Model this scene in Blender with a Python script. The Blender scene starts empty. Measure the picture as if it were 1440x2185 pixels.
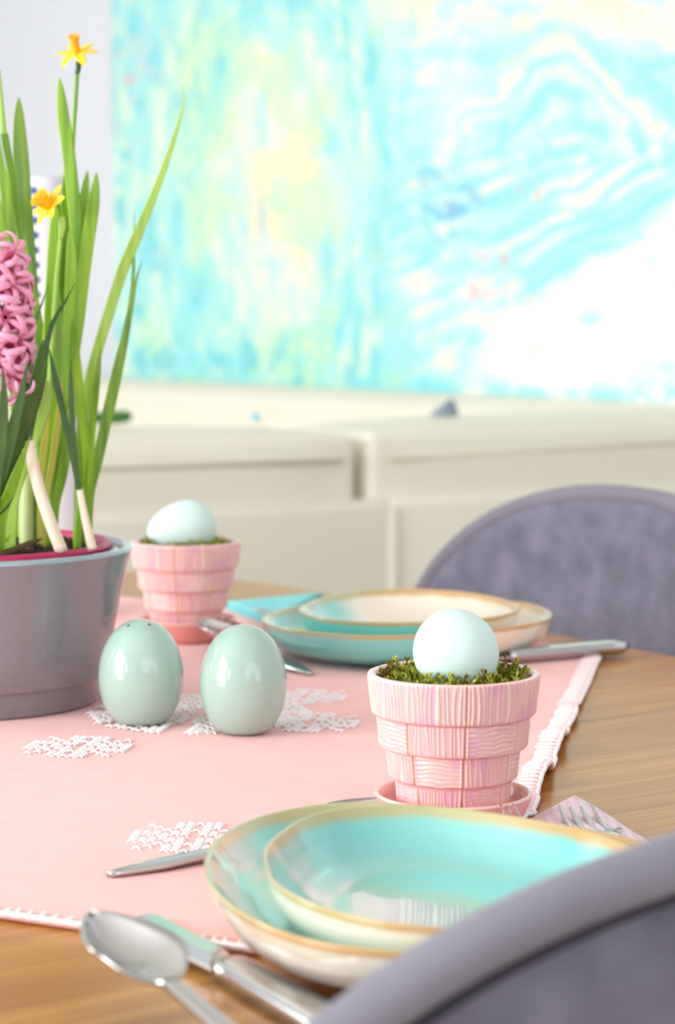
import bpy, bmesh, math, random
import numpy as np
from mathutils import Vector, Matrix

random.seed(7)
RNG = np.random.RandomState(11)
S = bpy.context.scene
COL = S.collection

# ------------------------------------------------------------------ camera, world, lights, exposure
F_PX = 4800.0                      # 50 mm lens on a 15 mm wide sensor, 1440 px
CAM_Z = 1.005
TABLE = 0.74
PITCH = math.atan(0.0893)
cam_d = bpy.data.cameras.new('camera')
cam = bpy.data.objects.new('camera', cam_d)
COL.objects.link(cam)
cam.location = (0, 0, CAM_Z)
cam.rotation_euler = (math.pi / 2 - PITCH, 0, 0)
cam_d.sensor_fit = 'HORIZONTAL'
cam_d.sensor_width = 15.0
cam_d.lens = 50.0
cam_d.clip_start = 0.05
cam_d.dof.use_dof = True
cam_d.dof.focus_distance = 1.22
cam_d.dof.aperture_fstop = 5.8
S.camera = cam

S.view_settings.view_transform = 'Standard'
S.view_settings.look = 'None'
S.view_settings.exposure = -0.50
S.view_settings.gamma = 1.0
S.view_settings.use_curve_mapping = False
S.cycles.max_bounces = 8
S.cycles.diffuse_bounces = 5
S.cycles.glossy_bounces = 4
S.cycles.transmission_bounces = 4
S.cycles.caustics_reflective = False
S.cycles.caustics_refractive = False
S.cycles.sample_clamp_indirect = 6.0

wd = bpy.data.worlds.new('daylight')
S.world = wd
wd.use_nodes = True
wd.node_tree.nodes['Background'].inputs[0].default_value = (0.86, 0.93, 1.0, 1)
wd.node_tree.nodes['Background'].inputs[1].default_value = 1.2

# room axes: A runs towards the painting wall, B runs towards the near right
AX = Vector((0.825, 0.566, 0)).normalized()
BX = Vector((AX.y, -AX.x, 0))


def room(a, b, z):
    return AX * a + BX * b + Vector((0, 0, z))


def window_and_fill_light(name, a, b, z, w, h, energy, direction, color=(0.965, 0.985, 1.0)):
    l = bpy.data.lights.new(name, 'AREA')
    l.shape = 'RECTANGLE'
    l.size, l.size_y = w, h
    l.energy = energy
    l.color = color
    o = bpy.data.objects.new(name, l)
    COL.objects.link(o)
    o.location = room(a, b, z)
    o.rotation_euler = direction.to_track_quat('-Z', 'Z').to_euler()
    return o


window_and_fill_light('window_daylight', -1.72, -1.38, 1.40, 1.34, 2.10, 128, AX)
window_and_fill_light('window_daylight', -1.72, -0.36, 1.40, 0.32, 1.80, 16, AX)
window_and_fill_light('window_daylight', -1.72, -4.3, 1.55, 1.9, 1.7, 130, AX)  # unseen window lamp added to light the painting wall and far sofa
window_and_fill_light('window_daylight', 0.4, 1.62, 1.55, 2.4, 1.6, 36, -BX)  # made-up fill lamp behind the camera, brightens chair back and plates


# ------------------------------------------------------------------ measuring helpers
def ray(px, py):
    u = (px - 720.0) / F_PX
    v = -(py - 1092.5) / F_PX
    c, s = math.cos(PITCH), math.sin(PITCH)
    return Vector((u, c + v * s, -s + v * c))


def tab(px, py, z=0.0):
    r = ray(px, py)
    t = (TABLE + z - CAM_Z) / r.z
    return Vector((r.x * t, r.y * t, TABLE + z))


def dep(px, py, y):
    r = ray(px, py)
    t = y / r.y
    return Vector((r.x * t, y, CAM_Z + r.z * t))


def lin(c):
    if isinstance(c, str):
        c = c.lstrip('#')
        c = [int(c[i:i + 2], 16) for i in (0, 2, 4)]
    return [((v / 255) / 12.92 if v / 255 <= 0.04045 else ((v / 255 + 0.055) / 1.055) ** 2.4) for v in c]


def lin4(c):
    return (*lin(c), 1.0)


# ------------------------------------------------------------------ materials
def nmat(name):
    m = bpy.data.materials.new(name)
    m.use_nodes = True
    nt = m.node_tree
    return m, nt, nt.nodes['Principled BSDF']


def mat(name, color, rough=0.5, metal=0.0, spec=0.5, coat=0.0, coat_rough=0.03, sheen=0.0, var=0.0, var_scale=40,
        color2=None, bump=0.0, bump_scale=200, stretch=(1, 1, 1), sss=0.0, trans=0.0):
    m, nt, p = nmat(name)
    p.inputs['Base Color'].default_value = lin4(color)
    p.inputs['Roughness'].default_value = rough
    p.inputs['Metallic'].default_value = metal
    p.inputs['Specular IOR Level'].default_value = spec
    p.inputs['Coat Weight'].default_value = coat
    p.inputs['Coat Roughness'].default_value = coat_rough
    if sheen:
        p.inputs['Sheen Weight'].default_value = sheen
        p.inputs['Sheen Roughness'].default_value = 0.4
    if sss:
        p.inputs['Subsurface Weight'].default_value = sss
        p.inputs['Subsurface Radius'].default_value = (0.01, 0.008, 0.006)
        p.inputs['Subsurface Scale'].default_value = 0.5
    if trans:
        p.inputs['Transmission Weight'].default_value = trans
    if var or bump:
        tc = nt.nodes.new('ShaderNodeTexCoord')
        mp = nt.nodes.new('ShaderNodeMapping')
        mp.inputs['Scale'].default_value = stretch
        nt.links.new(tc.outputs['Object'], mp.inputs[0])
    if var:
        n = nt.nodes.new('ShaderNodeTexNoise')
        n.inputs['Scale'].default_value = var_scale
        n.inputs['Detail'].default_value = 5
        nt.links.new(mp.outputs[0], n.inputs['Vector'])
        r = nt.nodes.new('ShaderNodeValToRGB')
        r.color_ramp.elements[0].position = 0.5 - var / 2
        r.color_ramp.elements[1].position = 0.5 + var / 2
        r.color_ramp.elements[0].color = lin4(color)
        r.color_ramp.elements[1].color = lin4(color2 or color)
        nt.links.new(n.outputs['Fac'], r.inputs[0])
        nt.links.new(r.outputs[0], p.inputs['Base Color'])
    if bump:
        n2 = nt.nodes.new('ShaderNodeTexNoise')
        n2.inputs['Scale'].default_value = bump_scale
        n2.inputs['Detail'].default_value = 3
        nt.links.new(mp.outputs[0], n2.inputs['Vector'])
        b = nt.nodes.new('ShaderNodeBump')
        b.inputs['Strength'].default_value = bump
        b.inputs['Distance'].default_value = 0.001
        nt.links.new(n2.outputs['Fac'], b.inputs['Height'])
        nt.links.new(b.outputs[0], p.inputs['Normal'])
    return m


def attr_mat(name, attr='paint', rough=0.5, coat=0.0, spec=0.5, bump=0.0, bump_scale=200, sss=0.0, sheen=0.0):
    m = mat(name, (200, 200, 200), rough, coat=coat, spec=spec, bump=bump, bump_scale=bump_scale, sss=sss, sheen=sheen)
    nt = m.node_tree
    a = nt.nodes.new('ShaderNodeAttribute')
    a.attribute_name = attr
    nt.links.new(a.outputs['Color'], nt.nodes['Principled BSDF'].inputs['Base Color'])
    return m


def wood_mat():
    m, nt, p = nmat('oiled_wood')
    L = nt.links.new
    tc = nt.nodes.new('ShaderNodeTexCoord')
    mp = nt.nodes.new('ShaderNodeMapping')
    mp.inputs['Scale'].default_value = (3.5, 90.0, 20.0)
    L(tc.outputs['Object'], mp.inputs[0])
    n = nt.nodes.new('ShaderNodeTexNoise')
    n.inputs['Scale'].default_value = 1.0
    n.inputs['Detail'].default_value = 7
    n.inputs['Roughness'].default_value = 0.62
    n.inputs['Distortion'].default_value = 0.5
    L(mp.outputs[0], n.inputs['Vector'])
    r = nt.nodes.new('ShaderNodeValToRGB')
    e = r.color_ramp.elements
    e[0].position, e[0].color = 0.30, lin4((164, 106, 50))
    e[1].position, e[1].color = 0.70, lin4((208, 152, 86))
    k = e.new(0.5)
    k.color = lin4((188, 130, 66))
    L(n.outputs['Fac'], r.inputs[0])
    mp2 = nt.nodes.new('ShaderNodeMapping')
    mp2.inputs['Scale'].default_value = (14.0, 420.0, 60.0)
    L(tc.outputs['Object'], mp2.inputs[0])
    n2 = nt.nodes.new('ShaderNodeTexNoise')
    n2.inputs['Scale'].default_value = 1.0
    n2.inputs['Detail'].default_value = 3
    L(mp2.outputs[0], n2.inputs['Vector'])
    mx = nt.nodes.new('ShaderNodeMixRGB')
    mx.blend_type = 'MULTIPLY'
    mx.inputs[0].default_value = 0.5
    r2 = nt.nodes.new('ShaderNodeValToRGB')
    r2.color_ramp.elements[0].position = 0.35
    r2.color_ramp.elements[1].position = 0.6
    r2.color_ramp.elements[0].color = (0.66, 0.6, 0.55, 1)
    L(n2.outputs['Fac'], r2.inputs[0])
    L(r.outputs[0], mx.inputs[1])
    L(r2.outputs[0], mx.inputs[2])
    L(mx.outputs[0], p.inputs['Base Color'])
    p.inputs['Roughness'].default_value = 0.30
    b = nt.nodes.new('ShaderNodeBump')
    b.inputs['Strength'].default_value = 0.12
    b.inputs['Distance'].default_value = 0.0006
    L(n2.outputs['Fac'], b.inputs['Height'])
    L(b.outputs[0], p.inputs['Normal'])
    return m


M = {}
M['wall'] = mat('white_wall_paint', (226, 229, 236), 0.85)
M['ceiling'] = mat('white_ceiling_paint', (240, 240, 240), 0.9)
M['floor'] = mat('pale_floor_board', (190, 165, 135), 0.5, var=0.5, var_scale=6, color2=(172, 145, 115), stretch=(1, 12, 1))
M['trim'] = mat('white_lacquer', (242, 242, 242), 0.4)
M['wood'] = wood_mat()
M['cloth'] = mat('pink_felt', (246, 186, 180), 0.95, spec=0.2, sheen=0.25, var=0.5, var_scale=60, color2=(250, 194, 188),
                 bump=0.25, bump_scale=900)
M['thread'] = mat('white_thread', (250, 246, 246), 0.8, spec=0.3, sheen=0.2)
M['trim_thread'] = mat('pale_pink_thread', (250, 226, 226), 0.85, spec=0.2, sheen=0.2)
M['egg'] = mat('pale_blue_eggshell', (206, 232, 224), 0.55, spec=0.35, var=0.6, var_scale=35, color2=(212, 235, 229),
               bump=0.10, bump_scale=1400, sss=0.1)
M['shaker'] = mat('mint_glazed_ceramic', (164, 196, 182), 0.4, spec=0.2, coat=1.0, coat_rough=0.0, var=0.5, var_scale=18, color2=(170, 200, 187))
M['hole'] = mat('dark_hole', (38, 45, 40), 0.9)
M['pot'] = attr_mat('pink_glazed_ceramic', rough=0.32, coat=0.4)
M['saucer_in'] = mat('pink_glazed_interior', (243, 180, 176), 0.3, coat=0.4)
M['moss'] = attr_mat('dried_moss', rough=0.85, spec=0.2)
M['plate'] = attr_mat('reactive_glaze_stoneware', rough=0.14, coat=0.9)
M['steel'] = mat('polished_steel', (205, 207, 208), 0.10, metal=1.0)
M['velvet'] = mat('grey_velvet', (105, 103, 117), 0.9, spec=0.1, sheen=0.3, var=0.42, var_scale=34, color2=(133, 130, 147),
                  bump=0.3, bump_scale=700)
M['velvet_rim'] = mat('grey_velvet_rim', (126, 123, 134), 0.9, spec=0.1, sheen=0.15, var=0.5, var_scale=16, color2=(142, 139, 150))
M['velvet_seam'] = mat('dark_seam_thread', (62, 60, 68), 0.95, spec=0.1)  # shade of the rim crease put into a dark colour
M['black_metal'] = mat('black_powder_coat', (32, 32, 34), 0.45)
M['leather'] = mat('cream_leather', (229, 226, 208), 0.5, var=0.6, var_scale=5, color2=(234, 231, 214), bump=0.15, bump_scale=120)
M['leather_seam'] = mat('cream_leather_seam', (218, 213, 192), 0.6)
M['planter'] = mat('grey_glazed_planter', (128, 126, 134), 0.3, coat=1.0, coat_rough=0.02, spec=0.5, var=0.7, var_scale=420,
                   color2=(138, 136, 142))
M['planter_rim'] = mat('blue_grey_glazed_rim', (150, 172, 182), 0.15, coat=1.0)
M['pink_plastic'] = mat('raspberry_plastic', (190, 34, 92), 0.35)
M['soil'] = mat('dark_potting_soil', (40, 28, 20), 0.95, var=0.4, var_scale=130, color2=(84, 60, 42), bump=1.0, bump_scale=300)
M['leaf'] = mat('daffodil_leaf', (100, 152, 8), 0.33, var=0.32, var_scale=3.0, color2=(152, 200, 38), stretch=(60, 60, 3), sss=0.15)  # lighter stripes also paint glossy highlights into the leaf colour
M['leaf_mid'] = mat('daffodil_leaf_deep', (86, 138, 14), 0.33, var=0.32, var_scale=3.0, color2=(136, 184, 40), stretch=(60, 60, 3), sss=0.15)
M['leaf_pale'] = mat('daffodil_leaf_pale', (152, 198, 62), 0.45, var=0.45, var_scale=3.0, color2=(186, 222, 112), stretch=(60, 60, 3), sss=0.15)
M['leaf_yellow'] = mat('yellowing_leaf', (158, 160, 44), 0.5, var=0.45, var_scale=3.0, color2=(176, 172, 70), stretch=(60, 60, 3), sss=0.15)
M['leaf_dark'] = mat('dark_glossy_leaf', (40, 78, 22), 0.32, var=0.45, var_scale=3.0, color2=(62, 100, 36), stretch=(60, 60, 3))
M['leaf_blue'] = mat('hyacinth_leaf', (58, 98, 52), 0.34, var=0.45, var_scale=3.0, color2=(80, 122, 62), stretch=(60, 60, 3))
M['shoot'] = mat('blanched_shoot', (206, 214, 160), 0.5, var=0.4, var_scale=3, color2=(170, 190, 96), stretch=(90, 90, 6), sss=0.2)
M['sheath'] = mat('papery_white_sheath', (240, 230, 212), 0.6, var=0.45, var_scale=3, color2=(228, 206, 182), stretch=(90, 90, 10), sss=0.2)
M['dry'] = mat('dry_brown_leaf', (96, 72, 30), 0.7, var=0.5, var_scale=40, color2=(60, 44, 22))
M['petal_yellow'] = mat('yellow_petal', (255, 222, 52), 0.55, sss=0.2, var=0.5, var_scale=60, color2=(252, 204, 30))
M['corona'] = mat('orange_corona', (250, 164, 8), 0.55, sss=0.15, var=0.5, var_scale=80, color2=(252, 186, 14))
M['petal_pink'] = mat('pink_hyacinth_petal', (254, 190, 212), 0.5, sss=0.25, var=0.5, var_scale=60, color2=(244, 138, 182))
M['tube_pink'] = mat('deep_pink_floret_tube', (226, 96, 150), 0.5, sss=0.15)
M['napkin_pink'] = None
M['napkin_blue'] = mat('turquoise_paper', (120, 208, 212), 0.8, var=0.5, var_scale=30, color2=(150, 224, 226))
M['canvas_side'] = mat('canvas_edge', (236, 240, 238), 0.8)
M['painting'] = attr_mat('abstract_paint', rough=0.6, spec=0.25, bump=0.3, bump_scale=90)
M['shade'] = mat('white_glazed_vase', (222, 222, 228), 0.5)
M['blue_dot'] = mat('cobalt_dot', (60, 96, 176), 0.6)
M['green_felt'] = mat('green_felt', (58, 112, 52), 0.85)
M['slate_cloth'] = mat('slate_blue_cloth', (128, 142, 158), 0.85)
M['aqua'] = mat('aqua_candy', (130, 206, 222), 0.4)
M['rod'] = mat('brushed_lamp_pole', (200, 200, 205), 0.35, metal=1.0)


def gingham():
    m, nt, p = nmat('pink_woven_paper')
    L = nt.links.new
    tc = nt.nodes.new('ShaderNodeTexCoord')
    outs = []
    for ax in ('X', 'Y'):
        w = nt.nodes.new('ShaderNodeTexWave')
        w.wave_type = 'BANDS'
        w.bands_direction = ax
        w.inputs['Scale'].default_value = 60
        w.inputs['Distortion'].default_value = 0.4
        L(tc.outputs['Object'], w.inputs['Vector'])
        outs.append(w)
    ad = nt.nodes.new('ShaderNodeMath')
    ad.operation = 'ADD'
    L(outs[0].outputs['Fac'], ad.inputs[0])
    L(outs[1].outputs['Fac'], ad.inputs[1])
    dv = nt.nodes.new('ShaderNodeMath')
    dv.operation = 'MULTIPLY'
    dv.inputs[1].default_value = 0.5
    L(ad.outputs[0], dv.inputs[0])
    r = nt.nodes.new('ShaderNodeValToRGB')
    r.color_ramp.elements[0].position = 0.3
    r.color_ramp.elements[0].color = lin4((252, 240, 246))
    r.color_ramp.elements[1].color = lin4((247, 202, 222))
    L(dv.outputs[0], r.inputs[0])
    L(r.outputs[0], p.inputs['Base Color'])
    p.inputs['Roughness'].default_value = 0.85
    return m


M['napkin_pink'] = gingham()


# ------------------------------------------------------------------ object helpers
def link_mesh(name, verts, faces, m, parent=None, smooth=True, loc=None, colors=None):
    me = bpy.data.meshes.new(name)
    me.from_pydata([tuple(v) for v in verts], [], faces)
    me.update()
    if smooth:
        me.polygons.foreach_set('use_smooth', [True] * len(me.polygons))
    if colors is not None:
        at = me.color_attributes.new('paint', 'FLOAT_COLOR', 'POINT')
        arr = np.ones((len(verts), 4), dtype=np.float32)
        arr[:, :3] = colors
        at.data.foreach_set('color', arr.ravel())
    o = bpy.data.objects.new(name, me)
    COL.objects.link(o)
    if m is not None:
        me.materials.append(m)
    if loc is not None:
        o.location = loc
    if parent is not None:
        o.parent = parent
    return o


def fix_normals(o):
    bm = bmesh.new()
    bm.from_mesh(o.data)
    bmesh.ops.recalc_face_normals(bm, faces=bm.faces)
    bm.to_mesh(o.data)
    bm.free()
    return o


def tag(o, label, cat, group=None, kind=None):
    o['label'] = label
    o['category'] = cat
    if group:
        o['group'] = group
    if kind:
        o['kind'] = kind
    return o


def thing(name, label, cat, loc=(0, 0, 0), rz=0.0, group=None):
    o = bpy.data.objects.new(name, None)
    COL.objects.link(o)
    o.empty_display_size = 0.05
    o.location = loc
    o.rotation_euler = (0, 0, rz)
    return tag(o, label, cat, group)


def struct(o):
    o['kind'] = 'structure'
    return o


class MB:
    """collects pieces of one mesh"""

    def __init__(self):
        self.v, self.f = [], []

    def add(self, verts, faces):
        k = len(self.v)
        self.v += [Vector(p) for p in verts]
        self.f += [tuple(i + k for i in q) for q in faces]
        return self

    def build(self, name, m, parent=None, smooth=True, loc=None, colors=None):
        return link_mesh(name, self.v, self.f, m, parent, smooth, loc, colors)


def lathe(profile, n=64, close_top=False, close_bottom=False):
    v, f = [], []
    for (r, z) in profile:
        for k in range(n):
            a = 2 * math.pi * k / n
            v.append((r * math.cos(a), r * math.sin(a), z))
    for i in range(len(profile) - 1):
        for k in range(n):
            a, b = i * n + k, i * n + (k + 1) % n
            f.append((a, b, b + n, a + n))
    if close_bottom:
        f.append(tuple(range(n - 1, -1, -1)))
    if close_top:
        k0 = (len(profile) - 1) * n
        f.append(tuple(range(k0, k0 + n)))
    return v, f


def catmull(pts, per=6):
    pts = [Vector(p) for p in pts]
    if len(pts) < 3:
        return [pts[0].lerp(pts[-1], i / per) for i in range(per + 1)]
    out = []
    ext = [pts[0] * 2 - pts[1]] + pts + [pts[-1] * 2 - pts[-2]]
    for i in range(1, len(ext) - 2):
        p0, p1, p2, p3 = ext[i - 1:i + 3]
        for k in range(per):
            t = k / per
            out.append(0.5 * ((2 * p1) + (-p0 + p2) * t + (2 * p0 - 5 * p1 + 4 * p2 - p3) * t * t + (-p0 + 3 * p1 - 3 * p2 + p3) * t ** 3))
    out.append(pts[-1])
    return out


def tube(pts, radii, n=8, wide=None, flat=1.0, fold=0.0, caps=True):
    """tube along pts; wide = direction of the broad side, flat = thickness ratio, fold = V channel depth ratio"""
    v, f = [], []
    m = len(pts)
    ref = Vector(wide) if wide is not None else None
    prev = None
    for i, p in enumerate(pts):
        p = Vector(p)
        t = (Vector(pts[min(i + 1, m - 1)]) - Vector(pts[max(i - 1, 0)]))
        t = t.normalized() if t.length > 1e-9 else Vector((0, 0, 1))
        if ref is not None:
            a = ref - t * ref.dot(t)
        elif prev is None:
            a = t.cross(Vector((0.13, 0.9, 0.31)))
        else:
            a = prev - t * prev.dot(t)
        a.normalize()
        prev = a
        b = t.cross(a)
        r = radii[i] if hasattr(radii, '__len__') else radii
        for k in range(n):
            an = 2 * math.pi * k / n
            x, y = math.cos(an) * r, math.sin(an) * r * flat
            y += fold * (abs(x) / max(r, 1e-9)) ** 2 * r if fold else 0
            v.append(p + a * x + b * y)
    for i in range(m - 1):
        for k in range(n):
            a0, b0 = i * n + k, i * n + (k + 1) % n
            f.append((a0, b0, b0 + n, a0 + n))
    if caps:
        f.append(tuple(range(n - 1, -1, -1)))
        f.append(tuple(range((m - 1) * n, m * n)))
    return v, f


def box_vf(c, s, mtx=None):
    cx, cy, cz = c
    sx, sy, sz = s[0] / 2, s[1] / 2, s[2] / 2
    v = [Vector((cx + x * sx, cy + y * sy, cz + z * sz)) for x in (-1, 1) for y in (-1, 1) for z in (-1, 1)]
    if mtx is not None:
        v = [mtx @ p for p in v]
    return v, [(0, 1, 3, 2), (4, 6, 7, 5), (0, 4, 5, 1), (2, 3, 7, 6), (0, 2, 6, 4), (1, 5, 7, 3)]


def rbox(name, c, s, bev, m, parent=None, seg=4, puff=None, sub=0):
    """rounded box in the parent's frame; puff = bulge of the broad faces"""
    bm = bmesh.new()
    bmesh.ops.create_cube(bm, size=1.0)
    bmesh.ops.scale(bm, vec=s, verts=bm.verts)
    if puff:
        bmesh.ops.subdivide_edges(bm, edges=bm.edges, cuts=7, use_grid_fill=True)
        for p in bm.verts:
            x, y, z = (2 * p.co.x / s[0], 2 * p.co.y / s[1], 2 * p.co.z / s[2])
            q = lambda t: max(0.0, 1 - abs(t) ** 4)
            p.co.x += math.copysign(puff[0] * q(y) * q(z), x) * (abs(x) > 0.3) * abs(x)
            p.co.y += math.copysign(puff[1] * q(x) * q(z), y) * (abs(y) > 0.3) * abs(y)
            p.co.z += math.copysign(puff[2] * q(x) * q(y), z) * (abs(z) > 0.3) * abs(z)
        ee = [e for e in bm.edges if len(e.link_faces) == 2 and e.calc_face_angle(0) > 0.7]
        bmesh.ops.bevel(bm, geom=ee, offset=bev, segments=seg, profile=0.5, affect='EDGES', clamp_overlap=True)
    else:
        bmesh.ops.bevel(bm, geom=bm.edges[:], offset=bev, segments=seg, profile=0.5, affect='EDGES', clamp_overlap=True)
    me = bpy.data.meshes.new(name)
    bmesh.ops.translate(bm, vec=c, verts=bm.verts)
    bm.to_mesh(me)
    bm.free()
    me.polygons.foreach_set('use_smooth', [True] * len(me.polygons))
    me.materials.append(m)
    o = bpy.data.objects.new(name, me)
    COL.objects.link(o)
    if parent is not None:
        o.parent = parent
    return o


def dup(root, loc=None, rz=None, label=None):
    r = root.copy()
    COL.objects.link(r)
    if loc is not None:
        r.location = loc
    if rz is not None:
        r.rotation_euler = (0, 0, rz)
    if label:
        r['label'] = label
    for ch in list(root.children):
        c = ch.copy()
        COL.objects.link(c)
        c.parent = r
        for g in ch.children:
            d = g.copy()
            COL.objects.link(d)
            d.parent = c
    return r


# value noise on numpy arrays
_LAT = RNG.rand(256, 256)


def vnoise(x, y):
    xi, yi = np.floor(x).astype(int), np.floor(y).astype(int)
    fx, fy = x - xi, y - yi
    fx, fy = fx * fx * (3 - 2 * fx), fy * fy * (3 - 2 * fy)
    g = lambda i, j: _LAT[i % 256, j % 256]
    return (g(xi, yi) * (1 - fx) + g(xi + 1, yi) * fx) * (1 - fy) + (g(xi, yi + 1) * (1 - fx) + g(xi + 1, yi + 1) * fx) * fy


def fbm(x, y, o=4):
    s, a, t = 0, 0.5, 0
    for k in range(o):
        s = s + a * vnoise(x * 2 ** k + 17.3 * k, y * 2 ** k + 9.1 * k)
        t += a
        a *= 0.55
    return s / t


def sstep(a, b, x):
    t = np.clip((x - a) / (b - a), 0, 1)
    return t * t * (3 - 2 * t)


# ------------------------------------------------------------------ the room
ROOM_ROT = math.atan2(AX.y, AX.x)            # local x = A, local y = -B
WALL_A = 2.80
RA0, RA1, RB0, RB1 = -1.65, WALL_A, -6.4, 1.55
MROOM = Matrix.Rotation(ROOM_ROT, 4, 'Z')


def room_box(mb, a0, a1, b0, b1, z0, z1):
    mb.add(*box_vf(((a0 + a1) / 2, -(b0 + b1) / 2, (z0 + z1) / 2), (a1 - a0, b1 - b0, z1 - z0), MROOM))


def wall_with_openings(name, along, fixed0, fixed1, lo, hi, z1, holes):
    """along 'B' : wall lies at A in [fixed0, fixed1]; along 'A' : at B in [fixed0, fixed1]"""
    mb = MB()
    cuts = sorted(holes)
    pos = lo

    def seg(p0, p1, za, zb):
        if p1 - p0 < 1e-4 or zb - za < 1e-4:
            return
        if along == 'B':
            room_box(mb, fixed0, fixed1, p0, p1, za, zb)
        else:
            room_box(mb, p0, p1, fixed0, fixed1, za, zb)
    for (p0, p1, za, zb) in cuts:
        seg(pos, p0, 0, z1)
        seg(p0, p1, 0, za)
        seg(p0, p1, zb, z1)
        pos = p1
    seg(pos, hi, 0, z1)
    return struct(mb.build(name, M['wall'], smooth=False))


HT = 2.55
mb = MB(); room_box(mb, RA0 - .15, RA1 + .15, RB0 - .15, RB1 + .15, -0.1, 0.0); struct(mb.build('floor', M['floor'], smooth=False))
mb = MB(); room_box(mb, RA0 - .15, RA1 + .15, RB0 - .15, RB1 + .15, HT, HT + 0.1); struct(mb.build('ceiling', M['ceiling'], smooth=False))
mb = MB(); room_box(mb, WALL_A, WALL_A + .12, RB0, RB1, 0, HT); struct(mb.build('wall_back', M['wall'], smooth=False))
mb = MB(); room_box(mb, RA0, RA1, RB0 - .12, RB0, 0, HT); struct(mb.build('wall_left', M['wall'], smooth=False))
WIN_W = [(-5.25, -3.35, 0.7, 2.4), (-2.06, -0.70, 0.3, 2.47), (-0.53, -0.19, 0.5, 2.3)]  # the first, widest opening is added for the background light
wall_with_openings('wall_window', 'B', RA0 - .12, RA0, RB0, RB1, HT, WIN_W)
WIN_FILL = [(-0.8, 1.6, 0.75, 2.35)]  # unseen opening added for the fill lamp behind the camera
wall_with_openings('wall_front', 'A', RB1, RB1 + .12, RA0, RA1, HT, WIN_FILL)
wn = 0
for (along, pos, holes) in (('B', RA0 - .06, WIN_W), ('A', RB1 + .06, WIN_FILL)):
    for (p0, p1, z0, z1) in holes:
        wn += 1
        mb = MB()
        w = 0.05
        for (q0, q1, za, zb) in ((p0, p0 + w, z0, z1), (p1 - w, p1, z0, z1), (p0 + w, p1 - w, z0, z0 + w), (p0 + w, p1 - w, z1 - w, z1)):
            if along == 'B':
                room_box(mb, pos - .03, pos + .03, q0, q1, za, zb)
            else:
                room_box(mb, q0, q1, pos - .03, pos + .03, za, zb)
        struct(mb.build('window_%d' % wn, M['trim'], smooth=False))  # the frames of the two added openings are built here too
mb = MB(); room_box(mb, WALL_A - .015, WALL_A, RB0, RB1, 0, 0.08); struct(mb.build('baseboard_back', M['trim'], smooth=False))

# ------------------------------------------------------------------ painting on the back wall
PA = WALL_A - 0.045


def plane_px(a, b, z):
    """where a room point lands in the photograph (numpy), used to lay the brushwork out on the canvas"""
    X = a * AX.x + b * BX.x
    Y = a * AX.y + b * BX.y
    Z = z - CAM_Z
    c, s = math.cos(PITCH), math.sin(PITCH)
    d = Y * c - Z * s
    v = Y * s + Z * c
    return 720 + F_PX * X / d, 1092.5 - F_PX * v / d


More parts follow.
